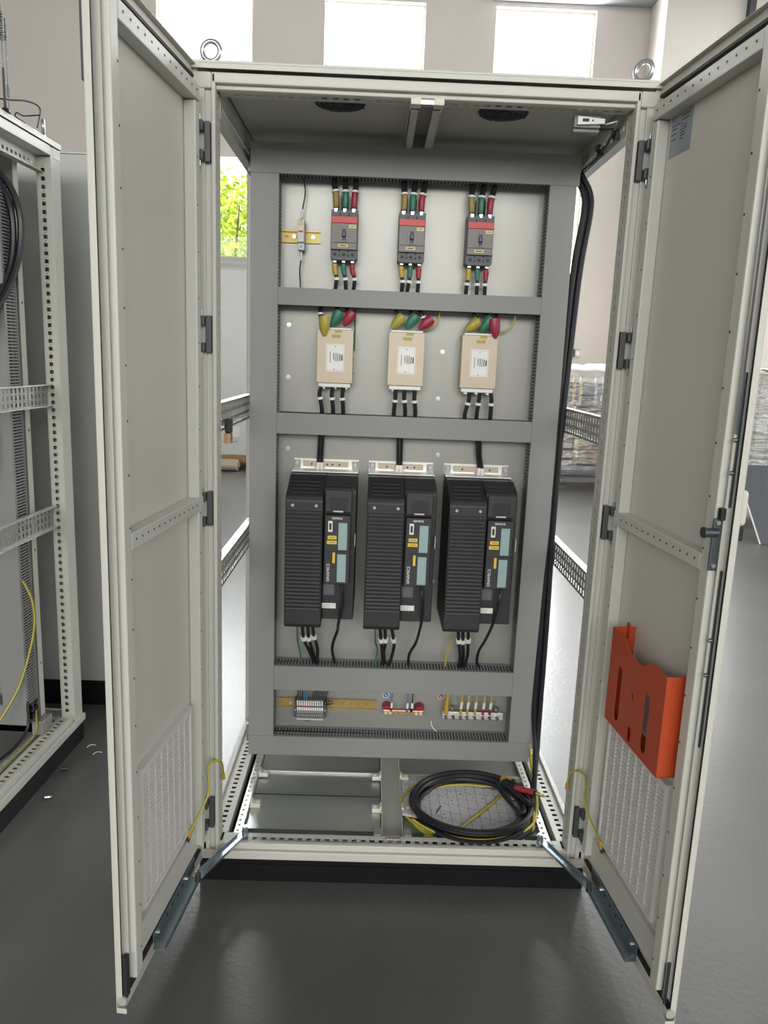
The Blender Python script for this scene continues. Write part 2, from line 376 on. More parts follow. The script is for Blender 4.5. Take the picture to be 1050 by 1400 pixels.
def side_bracket(T, sx, z0, z1):
    """punched system rail running front to rear between two posts"""
    L = DEP-.125; y0 = .0625; h = z1-z0; p = MB(); hs = []
    for r, (c, hh) in enumerate(((.19, .014), (.5, .014), (.81, .014))):
        q = .012
        if r < 2:
            for k in range(int((L-.03)/.0125)): hs.append((.014+k*.0125, .0175+k*.0125, (c+.155)*h-.0016, (c+.155)*h+.0016))
        while q < L-.02: hs.append((q, q+.0125, c*h-hh/2, c*h+hh/2)); q += .025
    p.perf((sx*.478, y0, z0), Yv, Z, X*sx, L, h, hs, .0018)
    o = p.build('system_rail', 'zinc', T)  # web in darker zinc than the flanges: its backlit shade is in the colour
    for zz, nm in ((z1-.0018, 'top_flange'), (z0, 'bottom_flange')):
        q = MB(); hs2 = []; t = .014
        while t < L-.02: hs2.append((t, t+.007, .006, .013)); t += .0145
        a = min(sx*.4799, sx*.4999); q.perf((a, y0, zz), Yv, X, Z, L, .020, hs2, .0018); q.build(nm, 'zinc_light', o)
    return o
def build_frame(T):
    for sx in (-1, 1):
        for rear in (False, True): post(T, sx, rear)
        for top in (False, True): siderail(T, sx, top)
        side_bracket(T, sx, 1.225, 1.296); side_bracket(T, sx, .815, .888)
    for fr in (True, False):
        crossrail(T, fr, True, 'top_rail'); crossrail(T, fr, False, 'bottom_rail')
    r = MB().box(-.527, .527, -.013, DEP+.013, 2.0465, ZT); 
    for a, b, c, d in ((-.527, .527, -.013, -.0112), (-.527, .527, DEP+.0112, DEP+.013), (-.527, -.525, -.0112, DEP+.0112), (.525, .527, -.0112, DEP+.0112)): r.box(a, b, c, d, 2.0355, 2.0465)
    ro = r.build('roof', 'paint', T, bev=.002)
    MB().box(-.47, .47, .031, DEP-.031, 2.026, 2.0285).build('roof_sheet', 'paint', ro)
    MB().box(-.527, .527, DEP-.016, DEP-.001, 0, .070).build("plinth_panel", "plinth", T); p = MB(); p.box(-.527, .527, .001, .016, 0, .070)
    pl = p.build('plinth', 'plinth', T, bev=.003)
    for sx in (-1, 1):
        a, b = sorted((sx*.511, sx*.527)); MB().box(a, b, .0162, DEP-.0162, 0, .070).build('plinth_panel', 'plinth', pl)
    MB().box(-.43, .43, -.0015, .0008, .050, .0535).build('plinth_ridge', 'plinth', pl)
def eye_bolt(T, x, y, ang):
    b = MB(); z = ZT+.001
    b.cyl((x,y,z), (x,y,z+.004), .013, 16).cyl((x,y,z+.004), (x,y,z+.011), .009, 16, .006)
    b.cyl((x,y,z+.011), (x,y,z+.016), .007, 16).torus((x,y,z+.0365), (math.sin(ang), math.cos(ang), 0), .0205, .0055, 28, 10)
    b.build('eye_bolt', 'steel', T, smooth=True)

CAB = thing('electrical_cabinet', 'large light grey steel switchgear cabinet standing open with both doors swung out', 'cabinet', (0,0,0))
build_frame(CAB)
eye_bolt(CAB, -.493, .045, 0.1); eye_bolt(CAB, .497, .045, .75)
eye_bolt(CAB, -.493, .555, .3); eye_bolt(CAB, .497, .755, .5)
# roof underside: centre channel, wire fan guards, catch plates
c = MB(); c.box(-.036, -.034, .062, .735, 1.988, 2.026).box(-.036, -.016, .062, .735, 1.988, 1.990).box(.036, .038, .062, .735, 1.988, 2.026).box(.018, .036, .062, .735, 1.988, 1.990)
c.build('roof_channel', 'paint', CAB)
for x0 in (-.036, .017):
    q = MB().box(x0, x0+.023, .002, .03, 1.985, 2.0).box(x0, x0+.023, .030, .034, 1.985, 2.02); q.build('roof_catch', 'clip', CAB, bev=.002)
MB().box(-.013, .017, .006, .012, 1.987, 1.996).build('roof_catch_strip', 'steel', CAB)
for cx, cy in ((-.203, .15), (.198, .168)):
    g = MB()
    for R in (.014, .026, .038, .050, .060): g.torus((cx, cy, 2.0225), (0,0,1), R, .0011, 28, 5)
    for a in range(4):
        t = a*math.pi/2+.4; g.cyl((cx, cy, 2.0212), (cx+.064*math.cos(t), cy+.064*math.sin(t), 2.0212), .0012, 6)
    gd = g.build('fan_guard', 'dark_steel', CAB, smooth=True)
    MB().cyl((cx, cy, 2.0245), (cx, cy, 2.0258), .062, 28).build('fan_opening', 'black', gd)
# hinges (frame leaf + two knuckles + pins)
for sx in (-1, 1):
    for zc in (1.885, 1.461, 1.040, .208):
        h = MB(); a, b = sorted((sx*.486, sx*.4985)); h.box(a, b, -.009, .0075, zc-.043, zc+.043)
        o = h.build('hinge', 'hinge', CAB, bev=.0015)
        for d in (-.031, .031):
            k = MB(); a, b = sorted((sx*.4990, sx*.5125)); k.box(a, b, -.026, -.001, zc+d-.011, zc+d+.011); k.build('knuckle', 'hinge', o, bev=.002)
            MB().cyl((sx*.5065, -.018, zc+d*1.25), (sx*.5065, -.018, zc+d*1.75), .0022, 10).build('pin', 'steel', o, smooth=True)

# base of the cabinet: sheet gland plates, centre beam, cream clips
for sx in (-1, 1):
    for (y0, y1, z) in ((.112, .287, .084), (.300, .735, .080)):
        a, b = sorted((sx*.034, sx*.423)); g = MB().box(a, b, y0, y1, z, z+.002).box(a, b, y0, y0+.002, z-.012, z)
        g.build('gland_plate', 'zinc_floor', CAB)
    a, b = sorted((sx*.034, sx*.423)); MB().box(a, b, .063, .110, .060, .063).build('gland_plate', 'zinc_floor', CAB)
    a, b = sorted((sx*.034, sx*.423)); MB().box(a, b, .425, .431, .0825, .0875).build('plate_seam', 'zinc_light', CAB)
b = MB().box(-.030, .030, .0625, .735, .070, .073).box(-.031, -.028, .0625, .735, .073, .101).box(.028, .031, .0625, .735, .073, .101); b.build('centre_beam', 'paint', CAB)
for x in (-.043, .043):
    for y in (.085,): MB().box(x-.011, x+.011, y-.018, y+.018, .066, .106).build('beam_foot', 'zinc', CAB, bev=.002)
MB().box(-.02, .02, .040, .060, .1068, .112).build('beam_joint', 'zinc', CAB, bev=.002)
for x, y in ((-.408, .398), (-.408, .225), (-.046, .395), (-.046, .215), (.046, .395), (.046, .215), (.412, .395)):
    s = 1 if x in (-.408, .046) else -1
    q = MB().box(x-.013, x+.013, y-.012, y+.012, .0865, .1005).cyl((x+s*.004, y, .1005), (x+s*.004, y, .1035), .006, 10).box(x-s*.013-.003, x-s*.013+.003, y-.014, y+.014, .0865, .108)
    q.build('plate_clip', 'clip', CAB, bev=.0015)
# mounting plate with screws
PY = .459
pl = MB().box(-.452, .449, PY, PY+.003, .176, 1.985).build('mounting_plate', 'zinc', CAB)
for sx in (-.453, .450): MB().box(min(sx, sx), sx+.0015, PY, PY+.022, .176, 1.985).build('plate_fold', 'zinc_light', pl)
for x, z in ((-.354, 1.508), (-.354, 1.357), (.103, 1.447), (.097, 1.309), (.106, 1.139), (-.352, 1.142), (-.276, .255), (.110, .74), (.098, .845)):
    MB().cyl((x, PY, z), (x, PY-.003, z), .0068, 12).cyl((x, PY-.003, z), (x, PY-.007, z), .004, 6).build('plate_screw', 'steel', pl, smooth=True)
for sx in (-1, 1):
    for z in (.2, 1.96): a, b = sorted((sx*.452, sx*.476)); MB().box(a, b, PY+.004, PY+.022, z-.03, z+.03).build('plate_bracket', 'zinc', CAB)

MB().box(-.4985, .4985, DEP+.0005, DEP+.009, .09, 2.03).build('rear_panel', 'paint', CAB)
# ------------------------------------------------------------------ doors
def make_door(sx, H, F, name_label):
    u = Vector((F[0]-H[0], F[1]-H[1])).normalized()
    D = bpy.data.objects.new('door', None)
    S0, S1, Z0, Z1 = -.010, .512, .078, 2.044
    m = 1 if sx < 0 else -1                  # local +y is the inner side for the left door
    def bx(b, s0, s1, n0, n1, z0, z1): ya, yb = sorted((n0*m, n1*m)); return b.box(s0, s1, ya, yb, z0, z1)
    N = lambda s, n, z: Vector((s, n*m, z))
    b = MB(); bx(b, S0, S1, -.0255, -.0240, Z0, Z1); bx(b, S1-.0015, S1, -.024, -.0125, Z0+.03, Z1); bx(b, S0, S0+.0015, -.024, -.0125, Z0, Z1)
    bx(b, S0, S1, -.024, -.0125, Z1-.0015, Z1); bx(b, S0, S1, -.024, -.0125, Z0, Z0+.0015); bx(b, S1-.0015, S1, -.024, -.004, Z0, Z0+.012)
    D = b.build('door', 'paint_warm', CAB, bev=.0008)
    D.location = (H[0], H[1], 0); D.rotation_euler = (0, 0, math.atan2(u.y, u.x)); D['label'] = name_label
    P = lambda mb, nm, mt, **k: mb.build(nm, mt, D, **k)
    # gasket groove round the leaf and the folded frame
    g = MB(); zt, zb = 2.018, .105
    bx(g, .5005, .5035, -.0238, -.0155, zb, zt); bx(g, .012, .498, -.0238, -.0135, zt-.006, zt); bx(g, .012, .498, -.0238, -.0135, zb, zb+.006)
    P(g, 'gasket', 'rubber')
    g = MB(); bx(g, .488, .490, -.0238, -.0055, zb+.02, 1.995); P(g, 'gasket_channel', 'paint')
    # free-side and hinge-side tubes
    b = MB(); bx(b, .447, .480, -.0238, .006, .135, 1.992); P(b, 'stiffener', 'paint', bev=.003)
    b = MB(); bx(b, .028, .054, -.0238, .004, .150, 1.955); P(b, 'stiffener', 'paint', bev=.003)
    dots = MB()
    for k in range(18): z = .19+k*.1; dots.cyl(N(.4535, .0061, z), N(.4535, .0065, z), .0025, 8)
    for k in range(17): z = .24+k*.1; dots.cyl(N(.045, .0041, z), N(.045, .0045, z), .0024, 8)
    P(dots, 'punched_hole', 'ink', kind='stuff')
    # perforated cross strips
    for z0, z1, s0, s1 in ((1.957, 1.990, .030, .446), (1.045, 1.078, .0545, .446)):
        b = MB(); bx(b, s0, s1, -.0238, .006, z0, z1); st = P(b, 'cross_strip', 'paint', bev=.002)
        if z0 < 1.5: e = MB(); bx(e, .030, .0545, .0042, .006, z0, z1); e.build('strip_end', 'paint', st)
        d = MB()
        for k in range(13):
            s = s0+.020+k*(s1-s0-.04)/12; d.cyl(N(s, .0061, (z0+z1)/2+.002), N(s, .0066, (z0+z1)/2+.002), .0026, 8)
        d.build('punched_holes', 'ink', st, kind='stuff')
    # bottom sheet strip and slot
    b = MB(); bx(b, .0545, .4465, -.0238, -.012, .135, .205); P(b, 'bottom_strip', 'paint', bev=.001)
    # grille with louvres
    s0, s1, z0, z1 = .092, .400, .232, .562
    b = MB(); bx(b, s0, s0+.008, -.0238, -.0065, z0, z1); bx(b, s1-.008, s1, -.0238, -.0065, z0, z1); bx(b, s0+.008, s1-.008, -.0238, -.0065, z1-.012, z1); bx(b, s0+.008, s1-.008, -.0238, -.0065, z0, z0+.01)
    gr = P(b, 'ventilation_grille', 'grille')
    b = MB(); bx(b, s0+.008, s1-.008, -.0238, -.0215, z0+.01, z1-.012); b.build('filter_mat', 'paint', gr)
    b = MB(); nc, nr = 8, 30; cw = (s1-s0-.016)/nc; rh = (z1-z0-.022)/nr
    for i in range(nc):
        for j in range(nr):
            a = s0+.008+i*cw; zz = z0+.01+j*rh
            p = [N(a+.003, -.0212, zz+rh*.55), N(a+cw, -.0212, zz+rh*.55), N(a+cw, -.0095, zz+.001), N(a+.003, -.0095, zz+.001)]
            b.hexa(p+[q+Vector((0,0,.0042)) for q in p])
    b.build('louvre_slats', 'grille', gr, kind='stuff')
    b = MB()
    for i in range(1, nc): a = s0+.008+i*cw; bx(b, a-.0012, a+.0026, -.0213, -.0085, z0+.01, z1-.012)
    b.build('louvre_bars', 'grille', gr)
    return D, bx, N
DL, bxL, NL = make_door(-1, (-.503, -.012), (-.5555, -.517), 'left door leaf, swung out, inner side with cross strips and grille')
DR, bxR, NR = make_door(1, (.503, -.012), (.5495, -.510), 'right door leaf, swung out, inner side with orange pocket')
# lower corner cut-outs and closing piece at the free ends
for D, bx, N in ((DL, bxL, NL), (DR, bxR, NR)):
    q = MB().cyl(N(.5135, -.013, .108), N(.509, -.013, .108), .010, 16); q.build('corner_notch', 'cabinet_side', D, smooth=True)
b = MB(); bxL(b, .492, .509, -.0125, -.003, .112, .205); b.build('rod_guide', 'rubber', DL, bev=.002)
b = MB(); bxL(b, .455, .492, -.010, -.002, .122, .127); bxL(b, .455, .492, -.010, -.002, .1295, .1345); b.build('rod_guide', 'rubber', DL)
# outside handle plates
b = MB(); bxL(b, .455, .50, -.036, -.0257, 1.845, 2.03); b.build('indicator_panel', 'beam', DL, bev=.002)
b = MB(); bxR(b, .440, .495, -.033, -.0257, .99, 1.235); hp = b.build('handle_plate', 'paint_warm', DR, bev=.002)
b = MB(); bxR(b, .445, .49, -.052, -.0332, 1.140, 1.208); b.build('handle', 'paint_warm', hp, bev=.008)
b = MB(); bxR(b, .446, .488, -.050, -.0332, 1.112, 1.139); b.build('handle_lock', 'black', hp, bev=.003)
# lock gear on the right door
b = MB(); bxR(b, .484, .4895, -.0055, .012, 1.055, 1.155); lk = b.build('lock_case', 'dark_steel', DR, bev=.002)
b = MB(); bxR(b, .484, .497, -.006, .004, 1.152, 1.175); b.build('lock_top', 'black', lk, bev=.002)
b = MB(); b.cyl(NR(.4885, .003, 1.128), NR(.4885, .027, 1.128), .0085, 14).cyl(NR(.4885, .027, 1.128), NR(.4885, .031, 1.128), .0105, 14); b.build('lock_knob', 'dark_steel', lk, smooth=True)
for z in (1.065, 1.147): MB().cyl(NR(.4892, .004, z), NR(.4925, .004, z), .0042, 10).build('lock_screw', 'steel', lk, smooth=True)
b = MB(); bxR(b, .4915, .4945, -.0145, -.0105, .70, 1.056); bxR(b, .4915, .4945, -.0145, -.0105, 1.176, 1.42); b.build('lock_rod', 'dark_steel', DR)
b = MB(); bxR(b, .4905, .4908, -.011, -.004, 1.31, 1.90); b.build('rod_strip', 'steel', DR)
for z in (.85, .92, 1.24, 1.30): MB().cyl(NR(.494, -.0100, z), NR(.494, -.003, z), .004, 10).build('rod_roller', 'steel', DR, smooth=True)
b = MB(); bxR(b, .484, .487, -.0115, -.004, .125, .205); bxR(b, .492, .495, -.0115, -.004, .115, .215); b.build('rod_guide', 'dark_steel', DR, bev=.001)
# type plate on the right door (fine print only, no code square)
b = MB(); bxR(b, .064, .160, -.0239, -.0233, 1.872, 1.955); stk = b.build('type_plate', 'sticker', DR, label='small grey type plate with fine print')
b = MB()
for z, s0, s1 in ((1.948, .112, .146), (1.940, .112, .146), (1.936, .070, .105), (1.929, .070, .095), (1.919, .070, .092), (1.908, .070, .092), (1.933, .110, .116), (1.927, .110, .136), (1.921, .110, .138), (1.915, .110, .130), (1.909, .110, .132), (1.903, .110, .124)):
    bxR(b, s0, s1, -.0234, -.0231, z-.0010, z+.0010)
b.build('fine_print', 'ink', stk)
# orange document pocket on the right door
def pocket():
    s0, s1, z0 = .156, .430, .598; o = .035; zr, zl = .818, .826
    prof = [(s0, z0), (s1, z0), (s1, zr), (.388, .8195), (.372, .8215), (.361, .820), (.350, .812), (.338, .804), (.324, .797), (.310, .7945), (.292, .7945), (.276, .797), (.260, .8015), (.243, .809), (.230, .8155), (.217, .821), (.190, .824), (s0, zl)]
    holes = [(.2155, .0125, .632, .738), (.358, .013, .628, .735), (.289, .009, .613, .632)]
    # sheet with slots: outline filled by bmesh triangulation
    bm = bmesh.new()
    def loop(pts): vs = [bm.verts.new(NR(p[0], o, p[1])) for p in pts]; return [bm.edges.new((vs[i], vs[(i+1) % len(vs)])) for i in range(len(vs))]
    es = loop(prof)
    for cx, r, za, zb in holes:
        pts = [(cx+r*math.cos(math.pi+math.pi*k/8), za+r*math.sin(math.pi+math.pi*k/8)) for k in range(9)]+[(cx+r*math.cos(math.pi*k/8), zb+r*math.sin(math.pi*k/8)) for k in range(9)]
        es += loop(pts)
    es += loop([(.287+.008*math.cos(k*math.pi/6), .711+.009*math.sin(k*math.pi/6)) for k in range(12)])
    bmesh.ops.triangle_fill(bm, use_beauty=True, edges=es)
    ex = bmesh.ops.extrude_face_region(bm, geom=list(bm.faces)); d = NR(0, -.002, 0)-NR(0, 0, 0)
    bmesh.ops.translate(bm, verts=[g for g in ex['geom'] if isinstance(g, bmesh.types.BMVert)], vec=d)
    bmesh.ops.recalc_face_normals(bm, faces=bm.faces)
    me = bpy.data.meshes.new('document_pocket'); bm.to_mesh(me); bm.free(); me.materials.append(M['orange'])
    p = bpy.data.objects.new('document_pocket', me); COL.objects.link(p); p.parent = DR; p['label'] = 'orange sheet document pocket with long slots'
    b = MB(); bxR(b, s1-.002, s1, -.020, o-.002, z0, zr); b.build('pocket_side', 'orange', p)
    b = MB(); bxR(b, s0, s0+.002, -.020, o-.002, z0, zl); b.build('pocket_side', 'orange', p)
    b = MB(); bxR(b, s0, s1, -.020, o-.002, z0, z0+.002); b.build('pocket_floor', 'orange', p)
    b = MB(); bxR(b, s0, s0+.016, .000, .002, .80, .838); b.build('pocket_tab', 'orange', p)
pocket()
# earth strap studs on the doors
for D, N, s in ((DL, NL, .122), (DR, NR, .122)):
    MB().cyl(N(s, -.0235, .214), N(s, -.010, .214), .0045, 10).cyl(N(s, -.012, .214), N(s, -.006, .214), .0075, 6).build('earth_stud', 'dark_steel', D, smooth=True)
bpy.context.view_layer.update()
def door_pt(D, N, s, n, z): return D.matrix_basis @ N(s, n, z)
# door stays: arm from the base rail to a slide bracket on the door
def stay(sx, D, bx, N, lab):
    piv = Vector((sx*.412, .050, .113)); e = door_pt(D, N, .125, .016, .112)
    a = MB(); a.bar(piv, e, .024, .0022); d = (e-piv).normalized(); sd = Vector((d.y, -d.x, 0))
    for s in (-1, 1): a.bar(piv+d*.02+sd*s*.0115+Vector((0,0,.004)), e-d*.01+sd*s*.0115+Vector((0,0,.004)), .0022, .008)
    o = a.build('door_stay', 'steel_blue', CAB, bev=.0008); o['label'] = lab
    MB().cyl(piv+Vector((0,0,-.006)), piv+Vector((0,0,.016)), .009, 16).cyl(piv+Vector((0,0,.016)), piv+Vector((0,0,.021)), .0075, 8).build('stay_pivot', 'steel', o, smooth=True)
    b = MB(); bx(b, .075, .352, -.0115, -.0095, .100, .132); bx(b, .110, .360, -.0095, .020, .0985, .1005); bx(b, .110, .360, .018, .020, .1005, .112)
    sl = b.build('stay_slide', 'steel_blue', D, bev=.0008)
    h = MB()
    for s in (.165, .20, .235, .27): h.cyl(N(s, -.0094, .117), N(s, -.0088, .117), .0045, 10)
    h.build('slide_holes', 'ink', sl)
    for s in (.14, .325): MB().cyl(N(s, -.0094, .117), N(s, -.004, .117), .005, 8).build('slide_screw', 'steel', sl, smooth=True)
    MB().cyl(e+Vector((0,0,-.012)), e+Vector((0,0,.010)), .0075, 10).build('stay_pin', 'dark_steel', o, smooth=True)
stay(-1, DL, bxL, NL, 'left door stay arm of bright zinc'); stay(1, DR, bxR, NR, 'right door stay arm of bright zinc')

# ------------------------------------------------------------------ slotted wiring trunking
FY = .379
def trunk(name, label, x0, x1, z0, z1, vert, group, T=None, py=PY, fy=FY, pitch=.0098, gap=.0042):
    t = thing(name, label, 'cable duct', ((x0+x1)/2, py, z0), group=group) if T is None else T
    off = t.location.copy() if T is None else Vector((0,0,0))
    th = .0016; ins = .0012
    B = lambda mb, nm: mb.build(nm, 'duct', t, off)
    MB().box(x0+ins, x1-ins, py-.0016, py-.0002, z0+ins, z1-ins).build('duct_base', 'duct', t, off)
    for s in (0, 1):
        w = MB(); L = (z1-z0) if vert else (x1-x0)
        def seg(a, b, ya, yb):
            if vert:
                xx = x0+ins if s == 0 else x1-ins-th; w.box(xx, xx+th, ya, yb, z0+a, z0+b)
            else:
                zz = z0+ins if s == 0 else z1-ins-th; w.box(x0+a, x0+b, ya, yb, zz, zz+th)
        seg(ins, L-ins, py-.016, py-.0017)
        q = ins
        while q+pitch-gap < L-ins:
            seg(q, q+pitch-gap, fy+.0125, py-.016); q += pitch
        seg(q, max(L-ins, q+.001), fy+.0125, py-.016)
        w.build('slotted_wall', 'duct', t, off)
    wb_ = MB(); a_, b_ = (z0, z1) if vert else (x0, x1); wd = (x1-x0) if vert else (z1-z0); nb = 3
    for r_ in range(2):
        for k_ in range(nb):
            cc = ((x0 if vert else z0)+wd*(k_+.5)/nb); yy = py-.018-.022*r_; jit = .002*((k_+r_) % 2)
            rr_ = min(wd/nb*.46, .0105)
            wb_.cyl((cc+jit, yy, a_+.004) if vert else (a_+.004, yy, cc+jit), (cc-jit, yy, b_-.004) if vert else (b_-.004, yy, cc-jit), rr_, 8)
    wb_.build('filler_wires', 'cable', t, off, True, kind='stuff')  # black filler wires inside the duct, added so the slots look dark
    c = MB().box(x0, x1, fy, fy+.0018, z0, z1)
    if vert: c.box(x0, x0+.0011, fy+.0018, fy+.013, z0, z1).box(x1-.0011, x1, fy+.0018, fy+.013, z0, z1)
    else: c.box(x0, x1, fy+.0018, fy+.013, z0, z0+.0011).box(x0, x1, fy+.0018, fy+.013, z1-.0011, z1)
    c.build('duct_cover', 'duct', t, off, bev=.0008)
    return t
G = 'wiring ducts on the mounting plate'
trunk('wiring_duct', 'topmost horizontal grey wiring duct across the whole mounting plate', -.456, .452, 1.909, 1.989, False, G)
trunk('wiring_duct', 'tall vertical grey wiring duct along the left edge of the mounting plate', -.456, -.378, .2345, 1.9085, True, G)
trunk('wiring_duct', 'tall vertical grey wiring duct along the right edge, beside the hanging black cables', .371, .446, .2345, 1.9085, True, G)
trunk('wiring_duct', 'horizontal grey wiring duct between circuit breakers and beige filters', -.3775, .3705, 1.560, 1.608, False, G)
trunk('wiring_duct', 'horizontal grey wiring duct between beige filters and black drives', -.3775, .3705, 1.194, 1.255, False, G)
trunk('wiring_duct', 'horizontal grey wiring duct below the three black drives', -.3775, .3705, .392, .471, False, G)
trunk('wiring_duct', 'lowest horizontal grey wiring duct, just above the cabinet floor', -.456, .440, .170, .234, False, G)
# ------------------------------------------------------------------ moulded-case circuit breakers
def breaker(x, z0, which):
    t = thing('circuit_breaker', which+' dark moulded circuit breaker with red band and toggle, upper row', 'circuit breaker', (x, PY, z0), group='circuit breakers in the upper row')
    w = .0375; H = .135; f = -.073
    poly = [(-w, .006), (-w+.006, 0), (w-.006, 0), (w, .006), (w, H), (-w, H)]
    MB().prism(poly, (0, -.0005, 0), X, Z, -Yv, .062).build('housing', 'breaker_dark', t, bev=.0012)
    MB().box(-w+.0015, w-.0015, f, -.0627, .028, .098).build('front_cover', 'breaker_face', t, bev=.0012)
    MB().box(-w+.001, w-.001, f-.0006, -.0627, .0985, .116).build('red_band', 'breaker_red', t, bev=.0008)
    MB().box(-w+.0025, w-.0025, f-.0008, f-.0001, .0455, .0470).build('cover_joint', 'ink', t)
    fr = MB().box(-.0105, -.006, f-.0022, f-.0001, .049, .086).box(.006, .0105, f-.0022, f-.0001, .049, .086).box(-.006, .006, f-.0022, f-.0001, .083, .086).box(-.006, .006, f-.0022, f-.0001, .049, .052)
    fr.build('toggle_frame', 'duct', t, bev=.0005)
    MB().box(-.0055, .0055, f-.0004, f-.0001, .0525, .0825).build('toggle_slot', 'black', t)
    MB().box(-.0048, .0048, f-.011, f-.0005, .062, .074).build('toggle', 'breaker_dark', t, bev=.0015)
    for a, b, c, d, m, nm in ((.013, .033, .0855, .094, 'cream_label', 'yellow_tag'), (-.0155, .011, .034, .0415, 'cream_label', 'yellow_tag')):
        o = MB().box(a, b, f-.0009, f-.0001, c, d).build(nm, m, t)
        MB().box(a+.004, b-.004, f-.0011, f-.00091, (c+d)/2-.0012, (c+d)/2+.0014).build('tag_print', 'ink' if c < .05 else 'mustard', o)
    MB().box(-.0095, .0095, f-.0008, f-.0001, .0885, .0915).build('rating_tag', 'breaker_face', t)
    h = MB()
    for q in (-.0125, .0125):
        for zz in (.122, .013, .0245): h.box(q-.0025, q+.0025, -.0630, -.0626, zz-.0032, zz+.0032)
    for q in (-.025, 0, .025): h.cyl((q, -.0630, .0155), (q, -.0626, .0155), .0052, 12)
    h.build('screw_recesses', 'ink', t)
    for q in (-.025, 0, .025):
        MB().box(q-.005, q+.005, -.055, -.038, H+.0002, H+.005).box(q-.0045, q+.0035, -.0628, -.0621, H-.0055, H-.0005).build('terminal', 'steel', t, bev=.001)
        MB().box(q-.005, q+.005, -.055, -.038, -.006, -.0002).build('terminal', 'steel', t, bev=.001)
    for q in (-.0125, .0125):
        MB().box(q-.0008, q+.0008, -.055, -.012, H+.0002, H+.046).build('phase_barrier', 'breaker_face', t)
    return t
BX = ((-.1955, 'left'), (-.0055, 'middle'), (.1875, 'right'))
for x, n in BX: breaker(x, 1.689, n)
colours = (('yellow', 'mustard', 'yellow'), ('green', 'green', 'green'), ('red', 'crimson', 'red'))
top = [[(-.228,-.222), (-.197,-.195), (-.167,-.169)], [(-.032,-.029), (-.001,-.005), (.027,.020)], [(.161,.159), (.192,.187), (.223,.214)]]
bot = [[(-.2205,-.215,-.218), (-.1955,-.190,-.187), (-.1705,-.163,-.166)], [(-.0305,-.026,-.027), (-.0055,-.007,-.012), (.0195,.020,.019)], [(.1625,.160,.158), (.1875,.189,.190), (.2125,.212,.213)]]
GB = 'cables at the circuit breakers'
for i, (bx0, n) in enumerate(BX):
    for j, (cn, mt, mb_) in enumerate(colours):
        xc = bx0+(j-1)*.025; a, b_ = top[i][j]
        cable('power_cable', 'black cable with %s sleeve entering the top of the %s circuit breaker' % (cn, n), [(a, .430, 1.935), (a, .421, 1.905), (b_, .412, 1.865), (xc, .4125, 1.8295)], .0082, 'cable', group=GB,
              parts=(('%s_sleeve' % cn, .60, .985, [.0088,.0092,.0092,.0092,.009,.0086,.0078], mt), ('marker_ring', .555, .60, .0112, 'white')))
        a, b_, c_ = bot[i][j]
        cable('power_cable', 'black cable with %s sleeve leaving the bottom of the %s circuit breaker' % (cn, n), [(a, .4125, 1.6825), (a, .4145, 1.665), (b_, .414, 1.640), (c_, .420, 1.606), (c_, .425, 1.585)], .0056, 'cable', group=GB,
              parts=(('%s_sleeve' % cn, .01, .33, [.0062,.0078,.008,.0078,.0076,.0072,.0064], mb_ if j != 2 else 'red'), ('marker_ring', .40, .47, .0092, 'white')))

# ------------------------------------------------------------------ din rails
def din_rail(label, x0, x1, zc, screws):
    t = thing('mounting_rail', label, 'din rail', (x0, PY, zc)); L = x1-x0
    m = MB().box(0, L, -.0015, -.0002, -.0135, .0135).box(0, L, -.0075, -.0016, .0125, .0140).box(0, L, -.0075, -.0016, -.0140, -.0125).box(0, L, -.0075, -.0062, .0141, .0175).box(0, L, -.0075, -.0062, -.0175, -.0141)
    m.build('rail', 'brass', t)
    s = MB(); q = .010
    while q < L-.02: s.box(q, q+.009, -.0018, -.0016, -.0025, .0025); q += .025
    s.build('rail_slots', 'mustard', t)
    for q in screws: MB().cyl((q, -.0019, 0), (q, -.0048, 0), .0052, 12).build('rail_screw', 'steel', t, smooth=True)
    return t
din_rail('short yellow zinc mounting rail beside the left circuit breaker', -.377, -.266, 1.756, (.035, .090))
din_rail('long yellow zinc mounting rail carrying the terminal row at the bottom', -.376, -.051, .314, (.044, .225))
# fuse holder on the short rail
t = thing('fuse_terminal', 'slim grey fuse terminal with yellow tag on the short mounting rail', 'terminal', (-.3175, .4505, 1.714))
MB().box(-.0092, .0092, -.052, -.0005, .020, .066).box(-.0092, .0092, -.040, -.0005, .0, .020).box(-.0092, .0092, -.044, -.0005, .066, .083).build('housing', 'cabinet_far', t, bev=.0015)
MB().box(-.0078, .0078, -.0445, -.0441, .0665, .0735).build('yellow_tag', 'yellow_label', t)
MB().box(-.0065, .0065, -.0525, -.0521, .046, .0505).build('red_mark', 'red', t)
for z, y in ((.009, -.0405), (.078, -.0445)): MB().cyl((0, y, z), (0, y+.0004, z), .0036, 10).build('screw', 'dark_steel', t)
cable('control_wire', 'thin black wire from the top duct down to the fuse terminal', [(-.315,.42,1.93), (-.313,.427,1.90), (-.310,.43,1.87), (-.318,.425,1.815), (-.318,.425,1.799)], .0019, 'cable', 'wire', parts=(('wire_marker', .80, .98, .0031, 'white'),))
cable('control_wire', 'thin black wire from the fuse terminal down to the duct below', [(-.318,.425,1.712), (-.318,.425,1.690), (-.322,.43,1.66), (-.319,.43,1.615), (-.319,.43,1.59)], .0019, 'cable', 'wire', parts=(('wire_marker', .02, .2, .0031, 'white'),))

